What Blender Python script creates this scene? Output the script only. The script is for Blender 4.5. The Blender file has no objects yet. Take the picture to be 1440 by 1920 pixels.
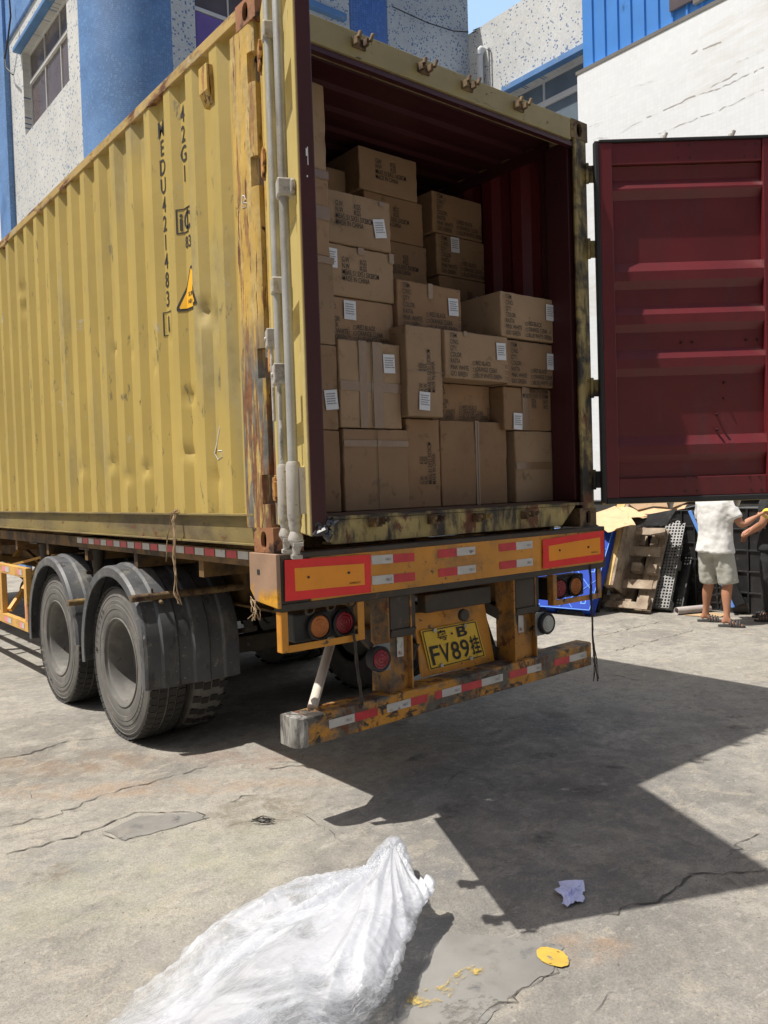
import bpy, bmesh, math, random
from mathutils import Vector, Matrix
random.seed(7)
SC = bpy.context.scene
COL = SC.collection
# ------------------------------------------------------------------ camera
# world units metres; x across the truck's rear, y forward along it; z = 0 is the container's underside
# while building, the last line lifts everything so that the ground is z = 0
ZG = -1.33
CAM = Vector((-1.97887, -3.30746, 0.29171)); YAW, PITCH, ROLL, FPX = 0.674559, -0.0299152, -0.0313517, 1532.92
_f = Vector((math.sin(YAW)*math.cos(PITCH), math.cos(YAW)*math.cos(PITCH), math.sin(PITCH)))
_r0 = Vector((math.cos(YAW), -math.sin(YAW), 0)); _u0 = _r0.cross(_f)
_r = math.cos(ROLL)*_r0 + math.sin(ROLL)*_u0; _u = -math.sin(ROLL)*_r0 + math.cos(ROLL)*_u0
cd = bpy.data.cameras.new('camera'); cam = bpy.data.objects.new('camera', cd); COL.objects.link(cam)
cam.matrix_world = Matrix(((_r.x, _u.x, -_f.x, CAM.x), (_r.y, _u.y, -_f.y, CAM.y), (_r.z, _u.z, -_f.z, CAM.z), (0, 0, 0, 1)))
cd.sensor_fit = 'HORIZONTAL'; cd.sensor_width = 36; cd.lens = FPX/1440*36
cd.clip_start = .05; cd.clip_end = 2000
SC.camera = cam
# ------------------------------------------------------------------ sky, sun, exposure
SUNV = Vector((-.44, .195, 1)).normalized()
w = bpy.data.worlds.new("World"); SC.world = w; w.use_nodes = True
nt = w.node_tree; bg = nt.nodes['Background']
sky = nt.nodes.new('ShaderNodeTexSky'); sky.sky_type = 'NISHITA'; sky.sun_disc = False
sky.sun_elevation = math.asin(SUNV.z); sky.sun_rotation = math.atan2(SUNV.x, SUNV.y)
sky.air_density = 1.3; sky.dust_density = 6.0; sky.ozone_density = 1.0
# sky brightened by an added pale patch low over the roofs beyond the truck
_tc = nt.nodes.new('ShaderNodeTexCoord'); _dp = nt.nodes.new('ShaderNodeVectorMath'); _dp.operation = 'DOT_PRODUCT'; _dp.inputs[1].default_value = Vector((.66, .55, .51)).normalized()
nt.links.new(_tc.outputs['Generated'], _dp.inputs[0]); _mr = nt.nodes.new('ShaderNodeMapRange'); _mr.inputs[1].default_value = .86; _mr.inputs[2].default_value = .985
_mx = nt.nodes.new('ShaderNodeMix'); _mx.data_type = 'RGBA'; nt.links.new(_dp.outputs['Value'], _mr.inputs[0]); nt.links.new(_mr.outputs[0], _mx.inputs[0])
nt.links.new(sky.outputs[0], _mx.inputs[6]); _mx.inputs[7].default_value = (8.0, 11.6, 16.5, 1)
nt.links.new(_mx.outputs[2], bg.inputs[0]); bg.inputs[1].default_value = .05
sl = bpy.data.lights.new('sun', 'SUN'); sl.energy = 4.6; sl.angle = math.radians(.55); sl.color = (1, .95, .87)
so = bpy.data.objects.new('sun', sl); COL.objects.link(so); so.location = (-10, 5, 25)
so.rotation_euler = SUNV.to_track_quat('Z', 'Y').to_euler()
SC.view_settings.view_transform = 'Standard'; SC.view_settings.look = 'None'
SC.view_settings.gamma = 1; SC.view_settings.exposure = .35
SC.cycles.max_bounces = 8; SC.cycles.transparent_max_bounces = 24

# ------------------------------------------------------------------ helpers
def at(px, py, axis, val):
    """the point of the plane axis=val seen at photo pixel px, py (used to read sizes off the photograph)"""
    d = _f + _r*((px-720)/FPX) - _u*((py-960)/FPX)
    return CAM + d*((val-CAM[axis])/d[axis])
def G(px, py, dz=0.0): return at(px, py, 2, ZG+dz)
def on(px, py, P, N):
    d = _f + _r*((px-720)/FPX) - _u*((py-960)/FPX)
    return CAM + d*(N.dot(P-CAM)/N.dot(d))

class MB:
    def __init__(s): s.v = []; s.f = []; s.mi = []; s.M = None; s.m = 0
    def V(s, p):
        p = Vector(p)
        if s.M is not None: p = s.M @ p
        s.v.append(p); return len(s.v)-1
    def F(s, *i): s.f.append(tuple(i)); s.mi.append(s.m)
    def quad(s, a, b, c, d): s.F(*[s.V(p) for p in (a, b, c, d)])
    def box(s, x0, x1, y0, y1, z0, z1):
        i = [s.V(p) for p in ((x0,y0,z0),(x1,y0,z0),(x1,y1,z0),(x0,y1,z0),(x0,y0,z1),(x1,y0,z1),(x1,y1,z1),(x0,y1,z1))]
        for q in ((0,3,2,1),(4,5,6,7),(0,1,5,4),(1,2,6,5),(2,3,7,6),(3,0,4,7)): s.F(*[i[k] for k in q])
        return s
    def prism(s, pts, a, b, axis='y'):
        """pts: 2D outline; extruded from a to b along axis"""
        def P(u, v, t): return {'x': (t, u, v), 'y': (u, t, v), 'z': (u, v, t)}[axis]
        n = len(pts); A = [s.V(P(u, v, a)) for u, v in pts]; B = [s.V(P(u, v, b)) for u, v in pts]
        s.F(*A); s.F(*reversed(B))
        for k in range(n): s.F(A[k], B[k], B[(k+1) % n], A[(k+1) % n])
        return s
    def cyl(s, p0, p1, r, n=16, r1=None, cap=True):
        p0 = Vector(p0); p1 = Vector(p1); r1 = r if r1 is None else r1
        d = (p1-p0).normalized(); a = d.orthogonal().normalized(); b = d.cross(a)
        A = []; B = []
        for k in range(n):
            t = 2*math.pi*k/n; o = a*math.cos(t)+b*math.sin(t)
            A.append(s.V(p0+o*r)); B.append(s.V(p1+o*r1))
        for k in range(n): s.F(A[k], A[(k+1) % n], B[(k+1) % n], B[k])
        if cap: s.F(*reversed(A)); s.F(*B)
        return s
    def tube(s, pts, r, n=8, rs=None):
        pts = [Vector(p) for p in pts]; prev = None; a = None
        for i, p in enumerate(pts):
            d = (pts[min(i+1, len(pts)-1)]-pts[max(i-1, 0)]).normalized()
            a = d.orthogonal().normalized() if a is None else (a-d*a.dot(d)).normalized()
            b = d.cross(a); rr = rs[i] if rs else r
            ring = [s.V(p+(a*math.cos(2*math.pi*k/n)+b*math.sin(2*math.pi*k/n))*rr) for k in range(n)]
            if prev:
                for k in range(n): s.F(prev[k], prev[(k+1) % n], ring[(k+1) % n], ring[k])
            else: s.F(*reversed(ring))
            prev = ring
        s.F(*prev); return s
    def bar(s, p0, p1, w, h, up=(0, 0, 1)):
        p0 = Vector(p0); p1 = Vector(p1); d = (p1-p0).normalized(); up = Vector(up)
        a = d.cross(up).normalized(); b = a.cross(d)
        i = [s.V(p+a*x*w/2+b*y*h/2) for p in (p0, p1) for x, y in ((-1,-1),(1,-1),(1,1),(-1,1))]
        for q in ((0,1,2,3),(7,6,5,4),(0,4,5,1),(1,5,6,2),(2,6,7,3),(3,7,4,0)): s.F(*[i[k] for k in q])
        return s
    def lathe(s, prof, c, axis, n=48):
        """prof: (radius, offset along axis)"""
        c = Vector(c); d = Vector(axis).normalized(); a = d.orthogonal().normalized(); b = d.cross(a); prev = None
        for (r, t) in prof:
            ring = [s.V(c+d*t+(a*math.cos(2*math.pi*k/n)+b*math.sin(2*math.pi*k/n))*r) for k in range(n)]
            if prev:
                for k in range(n): s.F(prev[k], prev[(k+1) % n], ring[(k+1) % n], ring[k])
            prev = ring
        return s
    def loft(s, rings, cap=True):
        prev = None; first = None
        for R in rings:
            ring = [s.V(p) for p in R]; n = len(ring)
            if prev:
                for k in range(n): s.F(prev[k], prev[(k+1) % n], ring[(k+1) % n], ring[k])
            else: first = ring
            prev = ring
        if cap: s.F(*reversed(first)); s.F(*prev)
        return s
    def build(s, name, mats, parent=None, smooth=None, bevel=0, fix=True, seg=2):
        me = bpy.data.meshes.new(name); me.from_pydata([tuple(v) for v in s.v], [], s.f)
        for m in (mats if isinstance(mats, (list, tuple)) else [mats]): me.materials.append(m)
        me.polygons.foreach_set('material_index', s.mi)
        if fix:
            bm = bmesh.new(); bm.from_mesh(me); bmesh.ops.recalc_face_normals(bm, faces=bm.faces); bm.to_mesh(me); bm.free()
        if smooth is not None:
            me.shade_smooth(); me.set_sharp_from_angle(angle=math.radians(smooth))
        o = bpy.data.objects.new(name, me); COL.objects.link(o)
        if parent is None and name not in ('ground',):
            xs = [v.co.x for v in me.vertices]; ys_ = [v.co.y for v in me.vertices]; z0 = min(v.co.z for v in me.vertices)
            c = Vector(((min(xs)+max(xs))/2, (min(ys_)+max(ys_))/2, z0)); me.transform(Matrix.Translation(-c)); o.location = c
        if parent is not None:
            o.parent = parent
            if parent.parent is None: o.location = -parent.location
        if bevel:
            b = o.modifiers.new('bevel', 'BEVEL'); b.width = bevel; b.segments = seg; b.limit_method = 'ANGLE'; b.angle_limit = math.radians(35)
        return o
def tag(o, label, cat=None, group=None):
    if label: o['label'] = label
    if cat: o['category'] = cat
    if group: o['group'] = group
    return o
def thing(name, loc, label, cat, group=None):
    o = bpy.data.objects.new(name, None); COL.objects.link(o); o.location = loc; o.empty_display_size = .1
    return tag(o, label, cat, group)
def structure(o): o['kind'] = 'structure'; return o

# text, as flat triangles; cached
_txt = {}
def text2d(body, bold=0.0, align='LEFT'):
    k = (body, bold, align)
    if k not in _txt:
        c = bpy.data.curves.new('t', 'FONT'); c.body = body; c.offset = bold; c.resolution_u = 3; c.align_x = align
        o = bpy.data.objects.new('t', c); COL.objects.link(o); bpy.context.view_layer.update()
        me = bpy.data.meshes.new_from_object(o.evaluated_get(bpy.context.evaluated_depsgraph_get()))
        _txt[k] = ([(v.co.x, v.co.y) for v in me.vertices], [tuple(p.vertices) for p in me.polygons])
        bpy.data.objects.remove(o); bpy.data.curves.remove(c); bpy.data.meshes.remove(me)
    return _txt[k]
def put_text(mb, body, fn, size, sx=1.0, bold=0.0, align='LEFT'):
    vs, fs = text2d(body, bold, align)
    idx = [mb.V(fn(x*size*sx, y*size)) for x, y in vs]
    for f in fs: mb.F(*[idx[k] for k in f])

# ------------------------------------------------------------------ materials
def new_mat(name):
    m = bpy.data.materials.new(name); m.use_nodes = True
    n = m.node_tree.nodes; return m, m.node_tree, n['Principled BSDF']
def N(t, kind, **kw):
    n = t.nodes.new(kind)
    for k, v in kw.items():
        if k.startswith('i_'): n.inputs[k[2:].replace('_', ' ')].default_value = v
        else: setattr(n, k, v)
    return n
def rgba(c): return (c[0], c[1], c[2], 1)
def noise(t, vec, scale, detail=6, rough=.6, stretch=None, dist=0, off=(0, 0, 0)):
    if stretch or off != (0, 0, 0):
        mp = N(t, 'ShaderNodeMapping'); t.links.new(vec, mp.inputs[0]); mp.inputs['Scale'].default_value = stretch or (1, 1, 1); mp.inputs['Location'].default_value = off; vec = mp.outputs[0]
    n = N(t, 'ShaderNodeTexNoise'); n.inputs['Scale'].default_value = scale; n.inputs['Detail'].default_value = detail
    n.inputs['Roughness'].default_value = rough; n.inputs['Distortion'].default_value = dist
    t.links.new(vec, n.inputs['Vector']); return n.outputs['Fac']
def ramp(t, fac, lo, hi, a=0., b=1.):
    n = N(t, 'ShaderNodeMapRange'); n.inputs[1].default_value = lo; n.inputs[2].default_value = hi
    n.inputs[3].default_value = a; n.inputs[4].default_value = b; n.clamp = True; t.links.new(fac, n.inputs[0]); return n.outputs[0]
def math2(t, op, a, b):
    n = N(t, 'ShaderNodeMath', operation=op)
    for i, x in enumerate((a, b)):
        if isinstance(x, (int, float)): n.inputs[i].default_value = x
        else: t.links.new(x, n.inputs[i])
    return n.outputs[0]
def mix(t, fac, a, b, blend='MIX'):
    n = N(t, 'ShaderNodeMix', data_type='RGBA', blend_type=blend)
    if isinstance(fac, (int, float)): n.inputs[0].default_value = fac
    else: t.links.new(fac, n.inputs[0])
    for k, x in ((6, a), (7, b)):
        if isinstance(x, tuple): n.inputs[k].default_value = rgba(x)
        else: t.links.new(x, n.inputs[k])
    return n.outputs[2]
def bump(t, bs, h, strength=.3, dist=.01, prev=None):
    n = N(t, 'ShaderNodeBump'); n.inputs['Strength'].default_value = strength; n.inputs['Distance'].default_value = dist
    t.links.new(h, n.inputs['Height'])
    if prev is not None: t.links.new(prev, n.inputs['Normal'])
    t.links.new(n.outputs[0], bs.inputs['Normal']); return n.outputs[0]
def coords(t):
    a = N(t, 'ShaderNodeTexCoord'); b = N(t, 'ShaderNodeObjectInfo'); c = N(t, 'ShaderNodeVectorMath', operation='ADD'); d = N(t, 'ShaderNodeVectorMath', operation='ADD')
    t.links.new(a.outputs['Object'], c.inputs[0]); t.links.new(b.outputs['Location'], c.inputs[1]); t.links.new(c.outputs[0], d.inputs[0]); d.inputs[1].default_value = (0, 0, ZG)
    return d.outputs[0]
def sep(t, vec):
    n = N(t, 'ShaderNodeSeparateXYZ'); t.links.new(vec, n.inputs[0]); return n.outputs
RUST = (.16, .055, .022); RUST2 = (.06, .028, .018); GREY = (.16, .155, .14)
def mat(name, base, rough=.55, metal=0., var=.12, vs=2.0, layers=(), b=.15, bs_=90, bd=.002, spec=.5):
    """painted / plain surface. layers: (colour, lo, hi, scale, stretch, zmask or None)"""
    m, t, bs = new_mat(name); co = coords(t)
    n1 = noise(t, co, vs, 5)
    col = mix(t, ramp(t, n1, .3, .7), tuple(c*(1-var) for c in base), tuple(min(1, c*(1+var)) for c in base))
    rf = rough
    for i, L in enumerate(layers):
        c, lo, hi, sc, st = L[:5]; zm = L[5] if len(L) > 5 else None
        k = ramp(t, noise(t, co, sc, 9, .65, st, .3, (i*3.1, i*1.7, i*5.3)), lo, hi)
        if zm:
            s = sep(t, co)[{'x': 0, 'y': 1, 'z': 2}[zm[0]]]
            g = ramp(t, math2(t, 'ADD', s, math2(t, 'MULTIPLY', noise(t, co, 5, 4), zm[3] if len(zm) > 3 else .1)), zm[1], zm[2]); k = math2(t, 'MULTIPLY', k, g)
        c2 = tuple(x*.55 for x in c)
        cc = mix(t, ramp(t, noise(t, co, sc*3, 4), .35, .65), c, c2)
        col = mix(t, k, col, cc)
    t.links.new(col, bs.inputs['Base Color'])
    bs.inputs['Roughness'].default_value = rough; bs.inputs['Metallic'].default_value = metal
    bs.inputs['Specular IOR Level'].default_value = spec
    if b: bump(t, bs, noise(t, co, bs_, 4), b, bd)
    return m
YEL = (.43, .315, .075)
M = {}
M['cont'] = mat('ochre_container_paint', (.43,.318,.088), .5, var=.10, vs=1.3, b=.25, bs_=9, bd=.006, layers=(
    ((.36, .31, .17), .55, .75, 2.2, (1, 1, .25)), ((.30, .24, .10), .62, .66, 14, (1, 1, .35)), (RUST, .70, .72, 9, (1, 1, .5)), ((.52, .46, .30), .66, .72, 5, (1, 1, 1)),
    ((.22, .19, .12), .60, .66, 12, (1, 1, .5), ('z', .34, .18, .10)),
    (RUST, .62, .65, 20, (1, 1, .6), ('z', .30, .18, .08))))
M['post'] = mat('corner_post_worn_paint', (.50, .32, .07), .6, var=.2, vs=3, b=.5, bs_=30, bd=.004, layers=(
    ((.56, .42, .17), .45, .6, 5, (3, 3, .5)), ((.36, .19, .06), .54, .60, 6, (3, 3, .4)), (RUST, .60, .63, 9, (3, 3, .35)), (RUST2, .63, .655, 24, (1.5, 1.5, .35)),
    ((.17, .17, .155), .44, .52, 4, (5, 5, .5), ('z', 1.35, 1.0, .3)), ((.22, .095, .04), .47, .55, 7, (4, 4, .5), ('z', 1.3, .9, .3))))
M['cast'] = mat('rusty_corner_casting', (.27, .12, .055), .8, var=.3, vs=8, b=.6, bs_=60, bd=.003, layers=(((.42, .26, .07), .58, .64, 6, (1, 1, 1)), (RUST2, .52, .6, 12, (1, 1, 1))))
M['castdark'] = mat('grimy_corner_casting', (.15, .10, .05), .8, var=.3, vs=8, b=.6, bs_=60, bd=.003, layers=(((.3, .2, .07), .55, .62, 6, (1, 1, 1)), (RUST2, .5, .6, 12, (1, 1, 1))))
M['toprail'] = mat('scuffed_top_rail', (.42, .29, .10), .6, var=.2, vs=5, b=.4, bs_=40, layers=((RUST, .5, .6, 6, (2, .6, 2)), ((.5, .4, .22), .55, .65, 9, (1, .5, 1))))
M['siderail'] = mat('dusty_bottom_rail', (.21, .16, .055), .7, var=.2, vs=2, b=.3, bs_=50, layers=(((.16, .12, .06), .45, .62, 3, (1, .3, 2)), (RUST, .6, .66, 14, (1, .6, 1))))
M['header'] = mat('dusty_shade_darkened_header', (.30, .245, .11), .6, var=.15, vs=4, b=.3, bs_=50, layers=(((.18, .13, .07), .60, .68, 5, (.6, 1, 3)), (RUST2, .64, .67, 22, (1, 1, 1))))  # base darkened for the shade on the header; spots are dirt and rust
M['sill'] = mat('grimy_sill_paint', (.36, .28, .11), .7, var=.2, vs=4, b=.5, bs_=50, layers=(((.05, .04, .03), .47, .60, 4, (2, 1, .7)), (RUST, .57, .63, 9, (1, 1, .4)), ((.04, .035, .03), .45, .6, 5, (1, 1, 1), ('z', .13, .17, .03))))
M['door'] = mat('faded_door_paint', (.50, .39, .13), .55, var=.12, vs=2, b=.25, bs_=30, layers=(((.55, .48, .28), .5, .7, 4, (1, 1, .2)), (RUST, .66, .69, 16, (1, 1, .4))))
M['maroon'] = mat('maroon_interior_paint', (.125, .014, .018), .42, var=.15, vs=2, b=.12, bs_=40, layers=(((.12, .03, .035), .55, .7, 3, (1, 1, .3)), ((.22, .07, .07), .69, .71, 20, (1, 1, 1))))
M['maroondark'] = mat('maroon_shade_copy', (.048, .009, .012), .5, var=.15, vs=2, b=.12, bs_=40, layers=(((.28, .22, .2), .71, .72, 12, (1, 1, .5)),))  # darker copy of the maroon, interior shade put into the colour
M['gasket'] = mat('black_rubber_gasket', (.02, .02, .022), .6, b=.1)
M['galv'] = mat('galvanised_bar', (.40, .40, .385), .5, .35, var=.15, vs=6, b=.2, bs_=80, layers=(((.30, .27, .22), .52, .7, 6, (1, 1, .3)), (RUST, .67, .7, 20, (1, 1, .5))))
M['casts'] = mat('grey_cast_fitting', (.42, .40, .37), .55, .15, var=.15, vs=9, b=.3, bs_=60, layers=(((.22, .18, .14), .52, .66, 14, (1, 1, 1)), (RUST, .62, .68, 22, (1, 1, 1))))
M['hinge'] = mat('orange_primer_hinge', (.44, .22, .06), .6, var=.25, vs=9, b=.4, bs_=60, layers=((RUST, .5, .58, 14, (1, 1, 1)),))
M['floor'] = mat('container_plywood_floor', (.12, .07, .045), .8, var=.2, vs=3)
M['beam'] = mat('trailer_orange_paint', (.55, .23, .018), .5, var=.15, vs=3, b=.25, bs_=40, layers=(((.36, .17, .04), .5, .72, 5, (1, 1, 1)), ((.07, .05, .035), .63, .67, 22, (1, 1, 1)), ((.45, .22, .05), .6, .7, 3, (.5, 1, 1))))
M['beamdirty'] = mat('trailer_dirty_paint', (.40, .185, .035), .65, var=.25, vs=4, b=.4, bs_=40, layers=(((.11, .09, .07), .46, .62, 5, (1, 1, 1)), (RUST, .56, .62, 10, (1, 1, 1)), ((.04, .035, .03), .6, .64, 16, (1, 1, 1))))
M['beamgrime'] = mat('greasy_trailer_steel', (.05, .04, .03), .75, var=.3, vs=5, b=.5, bs_=40, layers=(((.12, .07, .03), .55, .66, 7, (1, 1, 1)), ((.15, .14, .12), .62, .7, 11, (1, 1, 1))))
M['guard'] = mat('battered_guard_paint', (.50, .23, .03), .65, var=.2, vs=4, b=.5, bs_=40, layers=(((.13, .115, .095), .43, .53, 5, (.8, 1, 1.4)), (RUST, .54, .6, 12, (1, 1, .6)), ((.045, .04, .035), .56, .62, 9, (1, 1, 1.5))))
M['guardend'] = mat('scraped_guard_end', (.30, .29, .27), .7, var=.3, vs=9, b=.5, bs_=50, layers=(((.13, .12, .11), .45, .55, 12, (1, 1, .25)), ((.5, .48, .44), .58, .64, 14, (1, 1, .2))))
M['endcap'] = mat('beam_end_primer', (.30, .19, .125), .7, var=.15, vs=6, b=.4, bs_=60, layers=(((.62, .30, .02), .45, .47, 7, (1, 1.5, .8), ('z', -.10, -.15, .1)), (RUST2, .66, .7, 20, (1, 1, 1))))
M['frameyel'] = mat('side_guard_paint', (.60, .34, .09), .6, var=.15, vs=4, b=.2, layers=(((.35, .2, .08), .55, .7, 7, (1, 1, 1)), (RUST, .66, .7, 20, (1, 1, 1))))
M['chassis'] = mat('dusty_chassis_paint', (.17, .095, .03), .75, var=.25, vs=3, b=.3, layers=(((.06, .04, .025), .45, .6, 5, (1, 1, 1)), ((.2, .11, .05), .58, .7, 9, (1, 1, 1))))
M['black'] = mat('black_steel', (.02, .02, .02), .6, b=.2)
M['tyre'] = mat('dusty_tyre_rubber', (.125, .12, .112), .85, var=.22, vs=5, b=.25, bs_=70, layers=(((.19, .18, .165), .48, .66, 6, (1, 1, 1)),))
M['tread'] = mat('tread_rubber', (.03, .029, .028), .85, var=.25, vs=8, b=.4, bs_=90, bd=.004)
M['rim'] = mat('dusty_steel_rim', (.15, .145, .135), .7, .1, var=.2, vs=6, b=.2, layers=((RUST, .66, .7, 9, (1, 1, 1)), ((.23, .22, .2), .52, .66, 5, (1, 1, 1))))
M['fender'] = mat('dusty_plastic_mudguard', (.085, .09, .098), .55, var=.2, vs=3, b=.25, bs_=60, layers=(((.19, .185, .17), .50, .66, 5, (1, 1, .6)), ((.07, .07, .072), .55, .62, 8, (1, 1, .4)), ((.3, .29, .27), .62, .66, 26, (1, 1, 1))))
M['red'] = mat('red_reflective_film', (.75, .016, .018), .3, var=.08, vs=9, b=.3, bs_=18, bd=.004)
M['amber'] = mat('yellow_reflective_film', (.82, .29, .01), .3, var=.06, vs=9, b=.3, bs_=18, bd=.004)
M['redtape'] = mat('red_reflective_tape', (.50, .025, .035), .35, var=.2, vs=14, b=.1, layers=(((.25, .06, .05), .62, .7, 20, (1, 1, 1)),))
M['whitetape'] = mat('white_reflective_tape', (.50, .49, .47), .4, var=.1, vs=14, b=.1, layers=(((.2, .19, .17), .6, .7, 18, (1, 1, 1)),))
M['pinktape'] = mat('sun_faded_tape', (.75, .25, .27), .4, var=.1, vs=14, b=.1)
M['print'] = mat('black_stencil_paint', (.022, .02, .018), .7, b=0)
M['greyprint'] = mat('grey_small_print', (.18, .18, .2), .7, b=0)
M['plate'] = mat('yellow_plate_paint', (.66, .42, .02), .45, var=.1, vs=12, b=.1, layers=(((.35, .24, .05), .56, .7, 12, (1, 1, 1)),))
M['lensred'] = mat('red_lamp_lens', (.22, .01, .02), .25, b=.6, bs_=160, bd=.003)
M['lensamber'] = mat('amber_lamp_lens', (.42, .13, .02), .3, var=.2, vs=40, b=.6, bs_=160, bd=.003)
M['lensclear'] = mat('dusty_clear_lens', (.35, .36, .34), .35, b=.5, bs_=160, bd=.003)
M['lamprim'] = mat('worn_lamp_rim', (.22, .24, .23), .6, b=.2)
M['label'] = mat('white_paper_label', (.66, .68, .72), .7, var=.04, b=.1)
M['twine'] = mat('frayed_twine', (.36, .26, .16), .9, var=.25, vs=20, b=.4, bs_=200)
M['wire'] = mat('dusty_strap', (.06, .05, .04), .8, var=.3, vs=20, b=.3)
M['pipewhite'] = mat('white_pipe_paint', (.62, .55, .47), .5, var=.1, vs=7)
def cardboard(name, base, lo=.9):
    m = mat(name, base, .8, var=.09, vs=5, b=.12, bs_=60, bd=.002, spec=.25, layers=((tuple(c*.72 for c in base), .6, .78, 4, (1, 1, 1)), (tuple(c*.86 for c in base), .58, .70, 12, (1, 1, 1))))
    t = m.node_tree; bs = t.nodes['Principled BSDF']; src = bs.inputs['Base Color'].links[0].from_socket
    oi = N(t, 'ShaderNodeObjectInfo'); rv = ramp(t, oi.outputs['Random'], 0, 1, .80, 1.16); cr = N(t, 'ShaderNodeCombineColor')
    for k in range(3): t.links.new(rv, cr.inputs[k])
    t.links.new(mix(t, 1.0, src, cr.outputs[0], 'MULTIPLY'), bs.inputs['Base Color']); return m
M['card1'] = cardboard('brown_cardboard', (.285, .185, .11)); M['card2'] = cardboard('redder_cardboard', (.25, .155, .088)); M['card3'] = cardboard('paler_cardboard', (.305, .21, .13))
M['tape'] = mat('brown_packing_tape', (.215, .135, .078), .25, var=.1, vs=8, b=.3, bs_=30, layers=(((.30, .215, .145), .62, .72, 14, (3, 1, .5)),))
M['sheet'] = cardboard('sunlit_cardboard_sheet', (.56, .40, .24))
M['wood'] = mat('weathered_pallet_wood', (.33, .265, .20), .85, var=.25, vs=7, b=.5, bs_=60, bd=.003, layers=(((.21, .14, .09), .48, .66, 6, (1, 1, 1)), ((.5, .42, .32), .6, .68, 16, (1, 6, 1))))
M['woodyel'] = mat('fresh_plywood_edge', (.62, .42, .16), .7, var=.25, vs=7, b=.4, bs_=40)
M['blueplas'] = mat('blue_pallet_plastic', (.012, .05, .36), .65, var=.1, vs=6, b=.1, spec=.2)
M['bluepale'] = mat('scuffed_blue_plastic', (.13, .30, .76), .65, var=.1, vs=6, b=.1, spec=.2)
M['blackplas'] = mat('black_pallet_plastic', (.025, .025, .027), .35, var=.3, vs=8, b=.3, bs_=30, layers=(((.12, .12, .12), .6, .7, 8, (1, 1, 1)),))
M['greyplas'] = mat('glint_grey_plastic', (.20, .20, .20), .35, var=.4, vs=12, b=.3)  # grey stands for sun glints on black lattice edges; plain grey on conduit
M['skin'] = mat('tanned_skin', (.42, .20, .12), .55, var=.08, vs=6, b=.1, bs_=120)
M['hair'] = mat('black_hair', (.012, .01, .01), .6, b=.6, bs_=120)
M['tshirt'] = mat('white_cotton', (.70, .70, .70), .85, var=.05, vs=4, b=.5, bs_=7, bd=.02)
M['shorts'] = mat('light_grey_cotton', (.42, .42, .385), .85, var=.05, vs=4, b=.5, bs_=8, bd=.02)
M['blackcloth'] = mat('black_cotton', (.02, .02, .022), .85, b=.4, bs_=10, bd=.02)
M['sandal'] = mat('dark_sandal', (.06, .058, .06), .7, b=.3)
M['tapeyel'] = mat('yellow_tape_roll', (.7, .5, .06), .4)
M['tapered'] = mat('red_tape_end', (.65, .04, .08), .4)
M['tubegrey'] = mat('grey_cardboard_tube', (.42, .38, .37), .7, var=.1, vs=8)
M['steelwhite'] = mat('white_window_frame', (.62, .63, .63), .5, var=.08, b=.05)
M['glassdark'] = mat('dark_window_glass', (.12, .10, .11), .12, var=.25, vs=1.5, b=.02)
M['glassblue'] = mat('sky_window_glass', (.16, .20, .235), .12, var=.2, vs=1.2, b=.02)
M['curtain'] = mat('purple_curtain', (.16, .12, .38), .8, b=.3, bs_=8)
M['ledge'] = mat('blue_ledge', (.10, .23, .48), .6, var=.15, vs=2, layers=(((.3, .36, .42), .58, .68, 5, (1, 1, 1)),))
M['darkband'] = mat('dark_wall_band', (.05, .048, .045), .9)
M['greywall'] = mat('grey_render', (.16, .157, .15), .85, var=.2, vs=2, b=.3)
M['paintyel'] = mat('yellow_road_paint', (.50, .335, .055), .7, var=.15, vs=12, b=.4, bs_=60, layers=(((.24, .225, .195), .55, .60, 16, (1, 1, 1)),))
M['crack'] = mat('dark_crack', (.085, .078, .068), .95, b=.6, bs_=60)
M['paper'] = mat('pale_blue_paper', (.62, .66, .95), .7, var=.08, vs=12, b=.4, bs_=18, bd=.01)

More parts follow.
